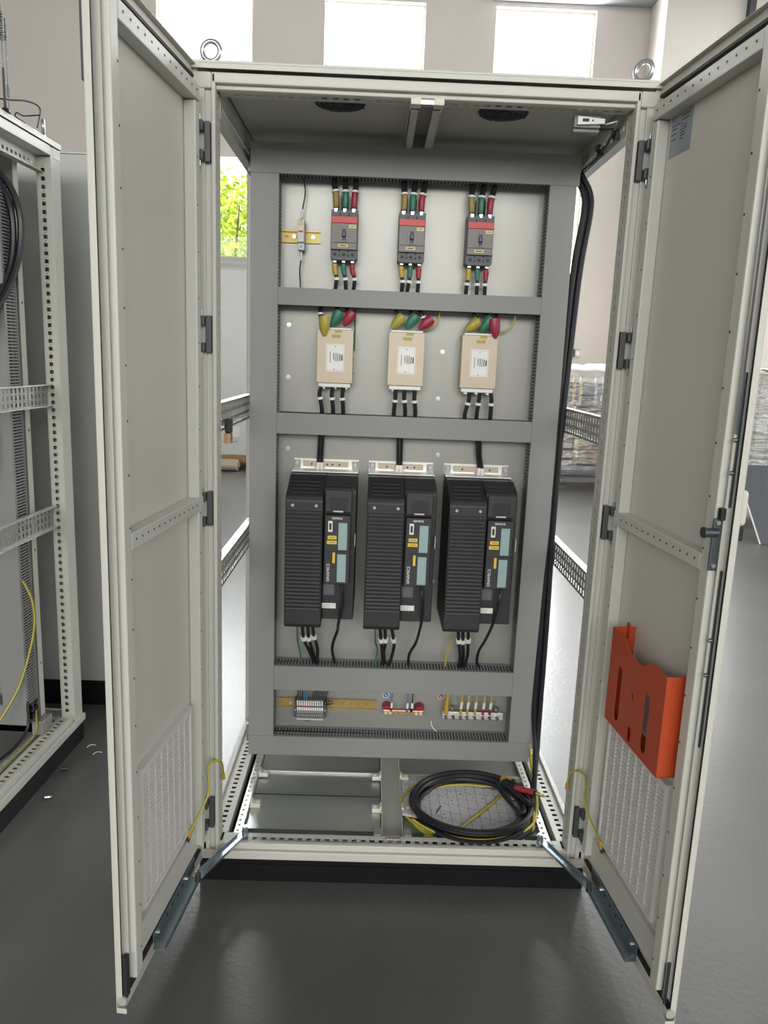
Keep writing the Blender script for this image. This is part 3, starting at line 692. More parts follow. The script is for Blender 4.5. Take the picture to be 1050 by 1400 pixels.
# ------------------------------------------------------------------ beige filters
def filt(x, n):
    t = thing('line_filter', n+' beige metal filter box with white sticker and cables above and below', 'filter', (x, PY, 1.345), group='filters in the second row')
    w, H, f = .0525, .152, -.058
    MB().box(-w, w, f, -.0005, 0, H).build('case', 'filter', t, bev=.0015)
    s = MB().box(-.0255, .0275, f-.0005, f-.0001, .034, .112).build('sticker', 'white', t)
    p = MB()
    for (xx, z0, z1, ww) in ((.0205, .065, .082, .0018), (.0145, .064, .084, .0013), (.0085, .063, .086, .0010), (.0030, .063, .087, .0010), (-.0030, .066, .086, .0010), (-.0135, .058, .090, .0007)):
        p.box(xx-ww, xx+ww, f-.0008, f-.00055, z0, z1)
    p.box(-.0008, .0028, f-.0008, f-.00055, .1035, .1058).box(-.0026, .001, f-.0008, f-.00055, .0385, .0408)
    for a, b, c, d in ((-.0232, -.0228, .037, .109), (.0250, .0254, .037, .109), (-.0228, .025, .037, .0373), (-.0228, .025, .1087, .109)): p.box(a, b, f-.0007, f-.00055, c, d)
    p.build('sticker_print', 'ink', s)
    MB().box(-.002, .019, f-.0006, f-.0001, .1435, .1515).build('olive_tag', 'olive', t); MB().box(-.0105, .0155, f-.0006, f-.0001, .1295, .1385).build('olive_tag', 'olive', t)
    MB().box(-w+.006, w-.006, -.050, -.0005, -.012, -.0002).build('terminal_base', 'white', t, bev=.0015)
    MB().box(-w+.006, w-.006, -.050, -.0005, H+.0002, H+.006).build('terminal_base', 'white', t, bev=.0015)
    for q in (-.033, 0, .032):
        MB().box(q-.0065, q+.0065, -.047, -.028, -.018, -.0122).cyl((q, -.0475, -.015), (q, -.0530, -.015), .0042, 10).build('terminal_stud', 'steel', t, bev=.0008)
    for z in (.03, .07, .11, .14): MB().cyl((w, -.03, z), (w+.0015, -.03, z), .0026, 8).build('side_screw', 'dark_steel', t)
FX = ((-.2135, 'left'), (-.0065, 'middle'), (.2065, 'right'))
for x, n in FX: filt(x, n)
# boots and cables at the filter tops
boot = {'yellow': 'olive', 'green': 'green', 'red': 'crimson'}
ftop = [[(-.259,-.258,-.253), (-.213,-.213,-.219), (-.183,-.179,-.185)], [(-.040,-.032,-.030), (.002,.010,.005), (.030,.040,.036)], [(.186,.194,.181), (.218,.226,.214), (.250,.253,.246)]]
bpos = [[(-.245,1.500,0,.30), (-.214,1.512,.5,.0), (-.178,1.511,.55,.0)], [(-.036,1.513,.75,0), (.004,1.514,.65,0), (.046,1.516,.85,0)], [(.181,1.509,.9,0), (.222,1.513,.6,0), (.246,1.512,-.12,.28)]]
for i, (x, n) in enumerate(FX):
    for j, cn in enumerate(('yellow', 'green', 'red')):
        a, b_, c_ = ftop[i][j]; px, pz, tilt, fwd = bpos[i][j]
        t = cable('power_cable', 'black cable under a %s rubber boot at the top of the %s filter' % (cn, n), [(a, .425, 1.580), (a, .418, 1.558), (b_, .413, 1.537), (c_, .412, 1.518)], .0058, 'cable', group='cables at the filters', parts=(('marker_ring', .60, .68, .0088, 'white'),))
        base = t.location
        d = Vector((math.sin(tilt), 0, math.cos(tilt))); s_ = Vector((math.cos(tilt), 0, -math.sin(tilt)))
        L = .056 if fwd else .048; c0 = Vector((px, .407 if not fwd else .394, pz)) - d*(L*.5) + Vector((0,0,.006))
        if not fwd: c0.z = max(c0.z, 1.5085); 
        m = MB(); rings = []
        for k in range(9):
            u = k/8; w_ = (.0135 if not fwd else .0145)*(.30, .56, .78, .94, 1.04, 1.10, 1.12, 1.08, .98)[k]; rings.append((c0+d*(L*u), w_))
        if cn == 'red' and fwd: rings = [(p_, w_*.95) for p_, w_ in rings]
        for k, (p_, w_) in enumerate(rings):
            for q in range(10):
                an = 2*math.pi*q/10; m.v.append(p_+s_*(w_*math.cos(an))+Yv*(w_*.62*math.sin(an)))
        for k in range(8):
            for q in range(10): m.f.append([k*10+q, k*10+(q+1)%10, (k+1)*10+(q+1)%10, (k+1)*10+q])
        m.f.append(list(range(10))[::-1]); p_, w_ = rings[-1]; b9 = len(m.v)
        for q in range(10): an = 2*math.pi*q/10; m.v.append(p_-d*.010+s_*(w_*.78*math.cos(an))+Yv*(w_*.45*math.sin(an)))
        for q in range(10): m.f.append([80+q, 80+(q+1)%10, b9+(q+1)%10, b9+q])
        m.f.append([b9+q for q in range(10)])
        m.build('%s_boot' % cn, boot[cn], t, base, True)
    for j, (xx, a, b_) in enumerate([((-.251,-.256,-.249),(-.217,-.220,-.216),(-.186,-.189,-.186)), ((-.034,-.033,-.035),(-.006,-.007,-.002),(.024,.023,.028)), ((.184,.184,.176),(.214,.214,.211),(.247,.251,.252))][i]):
        cable('power_cable', '%s black cable leaving the bottom of the %s filter' % (('left', 'centre', 'right')[j], n), [(xx, .405, 1.333), (a, .408, 1.310), (b_, .415, 1.272), (b_, .42, 1.245)], .0062, 'cable', group='cables at the filters', parts=(('marker_ring', .33, .41, .0092, 'white'),))
cable('earth_wire', 'thin yellow-green wire curving to the top of the middle filter', [(.086,.42,1.58), (.086,.42,1.555), (.080,.42,1.526), (.062,.425,1.511), (.049,.43,1.508)], .0024, 'yellow_green', 'wire')
cable('earth_wire', 'thin yellow-green wire curving to the top of the right filter', [(.307,.42,1.58), (.307,.42,1.558), (.302,.42,1.530), (.282,.425,1.513), (.262,.43,1.509)], .0024, 'yellow_green', 'wire')
cable('earth_wire', 'thin dark green wire hanging down at the right of the left filter', [(-.159,.45,1.58), (-.1585,.45,1.55), (-.159,.45,1.50), (-.159,.45,1.44)], .0019, 'green', 'wire')

# ------------------------------------------------------------------ variable speed drives
def drive(x0, n):
    t = thing('frequency_inverter', n+' tall black ribbed frequency inverter with pale teal label strips', 'inverter', (x0+.0985, PY, .640), group='frequency inverters in the third row')
    # local: x from -.0985 to .0985, z from 0; y negative = towards the viewer
    B = lambda *a: MB().box(*a)
    # bright fixing plate with bolts at the top
    p = B(-.0985, .0985, -.006, -.0005, .42, .474).build('fixing_plate', 'zinc_light', t)
    B(-.070, .066, -.016, -.0062, .452, .468).build('shield_bar', 'filter', p, bev=.001)
    for q in (-.044, .003, .019, .040): MB().cyl((q, -.0162, .459), (q, -.0170, .459), .003, 8).build('bar_hole', 'ink', p)
    for q in (-.088, .088):
        B(q-.009, q+.009, -.014, -.0062, .444, .470).build('fixing_lug', 'zinc', p, bev=.001); MB().cyl((q, -.0142, .462), (q, -.021, .462), .006, 10).build('fixing_bolt', 'steel', p, smooth=True)
    B(-.0985, .0985, -.070, -.0062, .4425, .4455).build('top_sheet', 'zinc_light', t)
    # left power section: profile in y-z, sloping shoulder at the top
    prof = [(-.0065, .012), (-.222, .012), (-.232, .022), (-.232, .385), (-.224, .398), (-.110, .440), (-.0065, .440)]
    xl0, xl1 = -.0985, .0065
    MB().prism([(-a, b) for a, b in prof], (xl0, 0, 0), -Yv, Z, X, xl1-xl0).build('power_section', 'drive', t, bev=.003)
    r = MB(); z = .068
    k = 0
    while z < .352:
        r.add([(xl0+.003, -.2322, z), (xl1-.003, -.2322, z), (xl1-.003, -.2322, z+.0088), (xl0+.003, -.2322, z+.0088), (xl0+.004, -.2385, z+.0028), (xl1-.004, -.2385, z+.0028), (xl1-.004, -.2365, z+.0068), (xl0+.004, -.2365, z+.0068)],
              [(0,3,2,1),(4,5,6,7),(0,1,5,4),(1,2,6,5),(2,3,7,6),(3,0,4,7)]); z += .0112; k += 1
    r.build('cooling_ribs', 'drive_front', t, kind='stuff')
    for q in (-.078, -.012): MB().cyl((q, -.2321, .372), (q, -.2345, .372), .0042, 12).build('cover_screw', 'steel', t, smooth=True)
    sl = Vector((0, -.114, -.042)).normalized()  # down the shoulder
    nrm = Vector((0, -.042, .114)).normalized()
    for k in range(4):
        c0 = Vector((0, -.110, .440))+sl*(.030+k*.021)+nrm*.0003
        a, b_ = -.084, -.008
        MB().hexa([c0+X*a, c0+X*b_, c0+X*b_+sl*.012, c0+X*a+sl*.012, c0+X*a+nrm*.0008, c0+X*b_+nrm*.0008, c0+X*b_+sl*.012+nrm*.0008, c0+X*a+sl*.012+nrm*.0008]).build('louvre', 'black', t)
        lp = c0+sl*.012; MB().hexa([lp+X*a, lp+X*b_, lp+X*b_+sl*.003, lp+X*a+sl*.003, lp+X*a+nrm*.003, lp+X*b_+nrm*.003, lp+X*b_+sl*.003+nrm*.0016, lp+X*a+sl*.003+nrm*.0016]).build('louvre_lip', 'drive_front', t)
    B(xl0+.012, xl0+.018, -.2326, -.2321, .030, .042).build('cover_mark', 'ink', t)
    # right section: recessed, carries the control unit
    prof = [(-.0065, .030), (-.196, .030), (-.196, .408), (-.190, .418), (-.110, .440), (-.0065, .440)]
    xr0, xr1 = .0067, .0985
    MB().prism([(-a, b) for a, b in prof], (xr0, 0, 0), -Yv, Z, X, xr1-xr0).build('control_section', 'drive', t, bev=.003)
    # display bay
    fy = -.1962
    bay = B(xr0+.004, xr1-.012, fy-.022, fy, .352, .414).build('display_bay', 'drive_front', t, bev=.003)
    B(xr0+.018, xr1-.024, fy-.0226, fy-.0221, .358, .394).build('bay_recess', 'black', bay); B(xr0+.028, xr1-.036, fy-.026, fy-.0227, .354, .3575).build('bay_latch', 'cabinet_far', bay)
    for q in (xr0+.024, xr1-.031): MB().cyl((q, fy-.0221, .405), (q, fy-.0228, .405), .0042, 12).build('bay_hole', 'ink', bay)
    sl2 = Vector((0, -.080, -.022)).normalized(); nr2 = Vector((0, -.022, .080)).normalized()
    for k in range(2):
        c0 = Vector((0, -.110, .440))+sl2*(.034+k*.024)+nr2*.0003; a, b_ = xr0+.004, xr1-.016
        MB().hexa([c0+X*a, c0+X*b_, c0+X*b_+sl2*.016, c0+X*a+sl2*.016, c0+X*a+nr2*.0008, c0+X*b_+nr2*.0008, c0+X*b_+sl2*.016+nr2*.0008, c0+X*a+sl2*.016+nr2*.0008]).build('louvre', 'ink', t)
    # control unit
    ZZ = lambda z: .146+(z-.128)*1.0815
    cu = B(xr0+.006, xr1-.014, fy-.032, fy, ZZ(.128), ZZ(.312)).build('control_unit', 'drive_front', t, bev=.002)
    cf = fy-.0322; cx = xr0+.006; C = lambda x, xx, z, zz, d=.0006: MB().box(cx+x, cx+xx, cf-d, cf, ZZ(z), ZZ(zz))
    C(.0, .072, .2145, .2172, .0003).build('unit_joint', 'black', cu)
    C(.0385, .063, .221, .293).build('teal_strip', 'teal', cu); C(.0370, .0615, .134, .209).build('teal_strip', 'teal', cu)
    C(.009, .022, .2685, .298, .003).build('connector', 'zinc_light', cu, bev=.001); MB().box(cx+.0125, cx+.0185, cf-.0036, cf-.0031, ZZ(.275), ZZ(.292)).build('connector_socket', 'ink', cu)
    C(.0085, .0335, .249, .2585).build('yellow_tag', 'yellow_label', cu); C(.0065, .0345, .236, .2455).build('yellow_tag', 'yellow_label', cu)
    for z in (.2528, .2398): MB().box(cx+.013, cx+.030, cf-.0008, cf-.00061, ZZ(z), ZZ(z)+.0022).build('tag_print', 'mustard', cu)
    C(.0055, .0165, .1935, .2105).build('usb_port', 'ink', cu); C(.0235, .0305, .185, .2135).build('yellow_tag', 'yellow_label', cu)
    for z in (.222, .286, .150, .205): C(.066, .0685, z, z+.004).build('terminal_mark', 'black', cu)
    letter('SIEMENS', .0080, 'white', cu, facing(cx+.034, cf-.0004, ZZ(.3045)), bold=.0001)
    letter('SINAMICS', .0120, 'white', cu, facing(cx+.012, cf-.0004, ZZ(.159), math.pi/2))
    # rating labels
    lb = MB().box(xr0+.003, xr0+.036, fy-.0006, fy-.0001, .103, .137).build('rating_label', 'breaker_dark', t)
    q = MB()
    for k in range(6): q.box(xr0+.005, xr0+.033, fy-.0009, fy-.00061, .107+k*.0048, .1084+k*.0048)
    q.build('label_print', 'breaker_face', lb)
    wl = MB().box(xr0+.001, xr0+.041, fy-.0006, fy-.0001, .063, .079).build('white_label', 'white', t)
    q = MB()
    for k in range(3): q.box(xr0+.004, xr0+.024, fy-.0009, fy-.00061, .066+k*.0042, .0668+k*.0042)
    q.build('label_print', 'duct', wl)
    MB().box(xr1-.0018, xr1-.0002, fy-.016, fy-.0002, .255, .290).build('edge_clip', 'cabinet_far', t)
    return t
DX = ((-.332, 'left'), (-.104, 'middle'), (.126, 'right'))
for x, n in DX: drive(x, n)
dt = [[((-.254,.42,1.21), (-.256,.43,1.15), (-.258,.437,1.105), (-.259,.425,1.082)), ((-.243,.42,1.21), (-.246,.43,1.15), (-.247,.437,1.105), (-.246,.425,1.082))],
      [((-.020,.42,1.21), (-.018,.43,1.15), (-.017,.437,1.105), (-.021,.425,1.082)), ((-.009,.42,1.21), (-.0075,.43,1.15), (-.0065,.437,1.105), (-.008,.425,1.082))],
      [((.216,.42,1.21), (.222,.43,1.15), (.230,.437,1.105), (.227,.425,1.082)), ((.227,.42,1.21), (.231,.43,1.15), (.2405,.437,1.105), (.241,.425,1.080))]]
GD = 'cables at the inverters'
for i, (x, n) in enumerate(DX):
    for j in (0, 1):
        cable('power_cable', '%s of two black cables entering the top of the %s inverter' % (('left', 'right')[j], n), dt[i][j], .0046, 'cable', group=GD, parts=(('cable_label', .80, 1.0, .0062, 'white'),))
db = [[((-.304,.33,.654), (-.305,.36,.59), (-.307,.40,.545), (-.299,.42,.494), (-.301,.425,.455)), ((-.288,.33,.654), (-.286,.36,.573), (-.270,.40,.515), (-.250,.42,.455)), ((-.273,.33,.654), (-.270,.36,.574), (-.261,.405,.515), (-.247,.425,.455)), ((-.258,.33,.654), (-.255,.36,.583), (-.245,.40,.525), (-.246,.41,.455))],
      [((-.070,.33,.654), (-.066,.36,.59), (-.065,.40,.553), (-.057,.42,.514), (-.067,.425,.455)), ((-.057,.33,.654), (-.048,.36,.572), (-.041,.40,.511), (-.037,.42,.455)), ((-.042,.33,.654), (-.034,.37,.563), (-.037,.41,.515), (-.031,.43,.455)), ((-.024,.33,.654), (-.010,.36,.578), (-.007,.40,.529), (-.022,.415,.455))],
      [((.164,.33,.654), (.170,.36,.60), (.173,.40,.564), (.162,.42,.504), (.161,.425,.455)), ((.182,.33,.654), (.192,.37,.571), (.203,.40,.516), (.204,.42,.455)), ((.197,.33,.654), (.205,.37,.571), (.214,.405,.514), (.211,.43,.455)), ((.213,.33,.654), (.221,.37,.577), (.226,.40,.517), (.216,.415,.455))]]
dc = [[(-.172,.246,.796), (-.167,.228,.768), (-.165,.233,.74), (-.170,.243,.70), (-.178,.29,.645), (-.182,.35,.605), (-.199,.40,.53), (-.191,.42,.47), (-.19,.425,.45)],
      [(.056,.246,.796), (.061,.228,.768), (.064,.233,.735), (.066,.262,.673), (.063,.32,.61), (.059,.38,.558), (.043,.405,.511), (.043,.42,.465), (.043,.425,.45)],
      [(.288,.246,.796), (.285,.228,.768), (.280,.232,.732), (.275,.275,.66), (.268,.34,.59), (.261,.40,.533), (.260,.42,.488), (.270,.425,.467), (.272,.425,.45)]]
for i, (x, n) in enumerate(DX):
    cable('earth_wire', 'thin green-yellow wire below the %s inverter' % n, db[i][0], .0024, 'yellow_green' if i == 2 else 'green', 'wire', group=GD)
    for j in (1, 2, 3):
        cable('power_cable', '%s of three black cables below the %s inverter' % (('left', 'centre', 'right')[j-1], n), db[i][j], .0052, 'cable', group=GD, parts=(('marker_ring', .36, .42, .0090, 'white'),))
    cable('control_cable', 'single black control cable hanging from the control unit of the %s inverter' % n, dc[i], .0046, 'cable', group=GD)

# ------------------------------------------------------------------ terminal row, bars
t = thing('terminal_row', 'row of narrow grey terminals with white markers on the bottom rail', 'terminal block', (-.316, .4505, .280))
for q in (0.0, .094):
    MB().box(q, q+.0085, -.038, -.0005, .004, .060).build('end_stop', 'breaker_dark', t, bev=.001); MB().cyl((q+.004, -.0381, .030), (q+.004, -.0395, .030), .003, 8).build('end_screw', 'steel', t)
for k in range(12):
    a = .0092+k*.00705; m = 'yellow_green' if k in (4, 5) else 'duct'
    o = MB().box(a, a+.0065, -.046, -.0005, .002, .058).build('terminal', 'duct', t)
    MB().box(a+.0006, a+.0059, -.0468, -.0461, .033, .043).build('marker', 'white', o)
    MB().box(a+.0012, a+.0053, -.0466, -.0461, .019, .023).box(a+.0012, a+.0053, -.0466, -.0461, .009, .013).build('entry', 'ink', o)
    MB().box(a+.0008, a+.0057, -.0468, -.0461, .0005, .004).build('marker', 'white', o)
    MB().box(a+.0003, a+.0062, -.0465, -.0461, .044, .050).build('bridge', 'red' if k < 6 else 'breaker_dark', o)
    col = 'cable' if k not in (3, 4) else 'blue'
    w = MB().tube(spline([(a+.003, -.050, .050), (a+.003, -.054, .066), (a+.003+(0 if k < 5 else .012), -.045, .085), (a+.003+(0 if k < 5 else .02), -.03, .105)], 5), .0016, 6); wo = w.build('lead', col, o, smooth=True)
    MB().tube([(a+.003, -.0512, .052), (a+.003, -.0545, .070)], .0027, 8).build('lead_marker', 'white', wo, smooth=True)
for k in range(3):
    s = MB().tube(spline([(.075+k*.008, -.05, .052), (.088+k*.006, -.055, .066+.004*k), (.115-.006*k, -.05, .072-.003*k), (.122-.008*k, -.045, .058), (.10, -.042, .050)], 6), .0014, 6); s.build('lead_loop', 'cable', t, smooth=True)
# neutral bar on red insulators
t = thing('neutral_bar', 'small copper neutral bar on two red round insulators', 'busbar', (.034, PY, .300))
for q in (-.053, .053): MB().cyl((q, -.0005, .012), (q, -.030, .012), .0165, 20, .0135).build('insulator', 'crimson', t, smooth=True)
MB().box(-.065, .065, -.0345, -.0302, -.002, .012).build('bar', 'copper', t, bev=.001)
for k in range(9):
    q = -.056+k*.014; r = .0055 if k in (0, 1, 7, 8) else .004
    MB().cyl((q, -.0346, .005), (q, -.0395, .005), r, 10).build('bar_screw', 'zinc_light' if k in (0,1,7,8) else 'brass', t, smooth=True)
for q, m, s in ((-.040, 'red', 'blue'), (.011, 'blue', 'blue'), (.026, 'black', 'cable')):
    l = MB().tube([(q, -.034, .010), (q+.001, -.036, .022)], .0042, 8).build('lug_sleeve', m, t, smooth=True)
    MB().tube([(q+.001, -.036, .022), (q+.002, -.036, .040)], .0038, 8).build('wire_marker', 'white', l, smooth=True)
    MB().tube(spline([(q+.002, -.036, .040), (q+.002, -.034, .065), (q+.004, -.03, .098)], 4), .0018, 6).build('lead', s, l, smooth=True)
# earth bar
t = thing('earth_bar', 'bright metal earth bar with yellow and red sleeved wires', 'busbar', (.259, PY, .2985))
MB().box(-.098, .098, -.0335, -.0295, -.010, .014).build('bar', 'zinc_light', t, bev=.001)
for q in (-.067, .085):
    MB().cyl((q, -.0005, .002), (q, -.0294, .002), .008, 12).build('standoff', 'steel', t, smooth=True)
for k, (q, m) in enumerate(((-.088, 'yellow'), (-.064, None), (-.041, 'yellow'), (-.020, 'yellow'), (.005, 'yellow'), (.031, 'red'), (.053, 'red'), (.078, None))):
    MB().cyl((q, -.0336, .001), (q, -.0385, .001), .0072, 6).cyl((q, -.0385, .001), (q+.001, -.047, -.003), .0040, 10).build('bar_bolt', 'steel', t, smooth=True)
    if m is None:
        MB().cyl((q-.002, -.030, .0145), (q-.004, -.034, .034), .0045, 8).cyl((q-.004, -.034, .026), (q-.004, -.034, .032), .0065, 6).build('spare_bolt', 'steel', t, smooth=True); continue
    big = k == 0; r = .0072 if big else .0040
    pts = [(q, -.037, .010), (q+.001, -.039, .030 if not big else .045)]
    l = MB().tube(pts, [r*1.15, r], 8).build('lug_sleeve', m, t, smooth=True)
    if big: MB().tube(spline([(q+.001, -.039, .045), (q+.003, -.038, .07), (q+.006, -.03, .098)], 4), .0062, 8).build('lead', 'yellow', l, smooth=True)
    else:
        MB().tube([(q+.001, -.039, .030), (q+.003, -.039, .052)], .0042, 8).build('wire_marker', 'white', l, smooth=True)
        MB().tube(spline([(q+.003, -.039, .052), (q+.004, -.036, .075), (q+.004, -.03, .098)], 4), .0022, 6).build('lead', 'yellow_green', l, smooth=True)
# round stickers
for x, z, m, lab in ((-.0235, .349, 'blue', 'small round blue neutral sticker above the copper bar'), (.157, .349, 'red', 'small round red earth sticker above the earth bar')):
    t = thing('round_sticker', lab, 'sticker', (x, PY, z))
    MB().cyl((0, -.0002, 0), (0, -.0006, 0), .0105, 24).build('rim', 'white', t); MB().cyl((0, -.0007, 0), (0, -.0010, 0), .0085, 24).build('disc', 'blue' if m == 'blue' else 'red', t)
    k = MB()
    if m == 'blue': k.bar((-.004, -.0012, .004), (.004, -.0012, -.004), .0004, .0022, (0,0,1))
    else: k.box(-.0007, .0007, -.0013, -.0011, -.0005, .005).box(-.005, .005, -.0013, -.0011, -.0018, -.0005).box(-.0032, .0032, -.0013, -.0011, -.0040, -.0028).box(-.0014, .0014, -.0013, -.0011, -.0060, -.005)
    k.build('symbol', 'white', t)
cable('cable_tie', 'cut white cable tie lying on the lowest wiring duct', [(.128, .4575, .262), (.130, .452, .252), (.136, .445, .243), (.146, .437, .2375)], .0019, 'white', 'cable tie')

# ------------------------------------------------------------------ door switch under the roof
t = thing('door_switch', 'pale door switch with roller arm hanging under the roof at the right', 'switch', (.39, .055, 1.960))
MB().box(-.040, .022, .004, .034, .008, .037).build('body', 'duct', t, bev=.002)
MB().box(-.040, .022, .012, .034, .0, .0078).build('base', 'breaker_face', t, bev=.001)
m = MB(); m.hexa([(-.034, -.004, .012), (.030, -.003, .016), (.030, .0035, .016), (-.034, .0035, .012), (-.034, -.004, .031), (.030, -.003, .027), (.030, .0035, .027), (-.034, .0035, .031)]); m.build('lever', 'white', t, bev=.001)
MB().cyl((.001, -.0035, .022), (.001, -.0045, .022), .0022, 8).build('lever_hole', 'ink', t); MB().box(-.023, -.008, -.0052, -.0042, .019, .0255).build('lever_slot', 'ink', t)
MB().box(.023, .034, .006, .026, .008, .028).build('cable_gland', 'rubber', t, bev=.002)
cable('switch_wire', 'upper thin pale wire running from the door switch back along the roof rail', [(.423,.075,1.98), (.440,.062,1.982), (.458,.085,1.99), (.463,.16,1.985), (.466,.24,1.975), (.468,.36,1.972), (.470,.55,1.972)], .0019, 'white', 'wire')
cable('switch_wire', 'lower thin dark wire running from the door switch back along the roof rail', [(.423,.080,1.97), (.445,.075,1.972), (.462,.11,1.978), (.466,.2,1.966), (.469,.33,1.958), (.470,.55,1.958)], .0024, 'cable', 'wire')
for y in (.12, .26): 
    t = thing('tie_mount', 'black cable tie mount on the roof rail, %s the door switch' % ('nearer to' if y < .2 else 'farther behind'), 'tie mount', (.471, y, 1.970))
    MB().box(-.008, .004, -.010, .010, -.010, .012).build('block', 'black', t, bev=.002); MB().torus((-.005, 0, .006), (0,1,0), .009, .0016, 16, 6).build('strap', 'rubber', t, smooth=True)

# ------------------------------------------------------------------ hanging cable bundle and floor coil
import math as _m
def coil(cx, cy, rx, ry, z, a0, turns, dz, jit=0.0, n=18):
    out = []; tot = int(turns*n)
    for k in range(tot+1):
        a = a0+2*_m.pi*k/n; w = 1+jit*_m.sin(2.3*a+jit*60)
        out.append((cx+rx*w*_m.cos(a), cy+ry*w*_m.sin(a), z+dz*k/n))
    return out
fall = [(.462, .418, 1.952), (.492, .412, 1.90), (.496, .405, 1.84), (.480, .398, 1.70), (.470, .392, 1.50), (.461, .385, 1.25), (.458, .380, .95), (.462, .376, .62), (.462, .372, .36), (.458, .350, .22)]
def shift(P, dx, dy): return [(x+dx*(.35+.65*abs(math.sin(2.2*z+dx*120))), y+dy, z) for x, y, z in P]
c1 = [(.425, .25, .14), (.37, .13, .118)]
pA = fall + c1 + coil(.235, .215, .186, .150, .110, -_m.pi*.30, -1.0 if False else 0, 0)[:0]
def loop_cw(cx, cy, rx, ry, z, a0, turns, dz, jit): # clockwise seen from above
    out = []; n = 16
    for k in range(int(turns*n)+1):
        a = a0-2*_m.pi*k/n; w = 1+jit*_m.sin(1.7*a+jit*80); out.append((cx+rx*w*_m.cos(a), cy+ry*w*_m.sin(a), z+dz*k/n))
    return out
pA = fall + [(.440, .285, .15)] + loop_cw(.238, .212, .178, .152, .118, -.55, 1.95, .010, .02) + [(.35, .33, .135), (.385, .312, .137)]
pB = shift(fall, -.010, .016)[:-1] + [(.455, .37, .24), (.445, .30, .165)] + loop_cw(.232, .218, .165, .142, .104, -.45, 2.0, .012, .03) + [(.33, .29, .140), (.40, .255, .146), (.436, .232, .150)]
pC = shift(fall, -.019, .006)[:-1] + [(.452, .36, .25), (.438, .27, .150)] + loop_cw(.246, .207, .172, .160, .098, -.35, 1.6, .006, .04)
GC = 'long black cables hanging down the right side of the cabinet'
cable('power_cable', 'long black cable ending in a yellow sleeve on the cabinet floor', pA, .0078, 'cable', group=GC, parts=(('yellow_sleeve', .986, .998, .0095, 'yellow'),), ns=4)
tB = cable('power_cable', 'long black cable ending in a red sleeve and ring lug on the cabinet floor', pB, .0078, 'cable', group=GC, parts=(('red_sleeve', .984, .9985, .0094, 'red'),), ns=4)
e = Vector((.436, .232, .150)); d = Vector((.8, -.55, -.05)).normalized()
MB().tube([e, e+d*.012], .006, 8).torus(e+d*.021, (.1, .3, 1), .0085, .0030, 16, 6).build('ring_lug', 'brass', tB, tB.location, True)
cable('power_cable', 'long black cable without sleeve, innermost in the hanging bundle', pC, .0078, 'cable', group=GC, ns=4)
yA = [(.438, .46, .30), (.446, .42, .22), (.448, .36, .16), (.438, .27, .128), (.415, .15, .106)] + loop_cw(.235, .225, .205, .165, .092, -.65, 1.35, .012, .03)
yB = [(.442, .47, .28), (.452, .43, .19), (.450, .34, .135), (.44, .22, .112)] + loop_cw(.230, .205, .190, .150, .0905, -.3, .85, .004, .05) + [(.16, .09, .0945), (.09, .085, .0940)]
cable('earth_cable', 'yellow-green earth cable coiled widest round the black coil', yA, .0048, 'yellow_green', group='coiled earth cables', ns=4)
cable('earth_cable', 'second yellow-green earth cable looped low in front of the black coil', yB, .0048, 'yellow_green', group='coiled earth cables', ns=4)
bA = [(.446, .48, .26), (.455, .41, .17), (.450, .28, .118), (.425, .15, .094), (.36, .095, .092), (.29, .085, .0915), (.24, .10, .0905)]
cable('control_wire', 'thin blue wire lying among the coils on the cabinet floor', bA, .0026, 'blue', 'wire', ns=5)
cable('control_wire', 'thin blue wire crossing the paper sheet on the cabinet floor', [(.395, .12, .0905), (.30, .09, .0895), (.20, .11, .0895), (.135, .18, .0935), (.15, .235, .095)], .0026, 'blue', 'wire', ns=5)
# printed sheet under the coil
me = bpy.data.meshes.new('paper_sheet'); nx, ny = 20, 14; vs = []; uv = []; ps = []
for j in range(ny+1):
    for i in range(nx+1):
        u, v = i/nx, j/ny; x = .030+.345*u; y = .170+.235*v-.045*u*(1-v)-.055*u; z = .0885+.012*math.sin(u*5+1)*(1-v)*.5+.006*(1-v)*(u-.5)**2*4 + .004
        vs.append((x-.2, y-.28, z-.0885)); uv.append((u, v))
fs = [(j*(nx+1)+i, j*(nx+1)+i+1, (j+1)*(nx+1)+i+1, (j+1)*(nx+1)+i) for j in range(ny) for i in range(nx)]
me.from_pydata(vs, [], fs); ul = me.uv_layers.new(name='uv')
for l in me.loops: ul.data[l.index].uv = uv[l.vertex_index]
me.materials.append(M['paper']); ob = bpy.data.objects.new('paper_sheet', me); COL.objects.link(ob); ob.location = (.2, .28, .0885)
for p in me.polygons: p.use_smooth = True
md = ob.modifiers.new('thickness', 'SOLIDIFY'); md.thickness = .0004
tag(ob, 'printed paper sheet with a wiring table lying under the cable coil', 'paper')
# earth straps between frame and doors
for D, N, sx, n in ((DL, NL, -1, 'left'), (DR, NR, 1, 'right')):
    e = door_pt(D, N, .122, -.006, .220)
    a = Vector((sx*.468, .035, .285)); q = Vector((sx*.470, .010, .350)); r_ = Vector((sx*.492, -.045, .368))
    mid = door_pt(D, N, .085, .030, .320)
    cable('earth_strap', 'yellow-green earth strap arching from the frame to the %s door' % n, [a, q, r_, mid, e+Vector((-sx*.004,0,.02)), e], .0030, 'yellow_green', 'wire', group='door earth straps', parts=(('lug_sleeve', .0, .07, .0046, 'yellow'), ('lug_sleeve', .93, 1.0, .0044, 'yellow')))
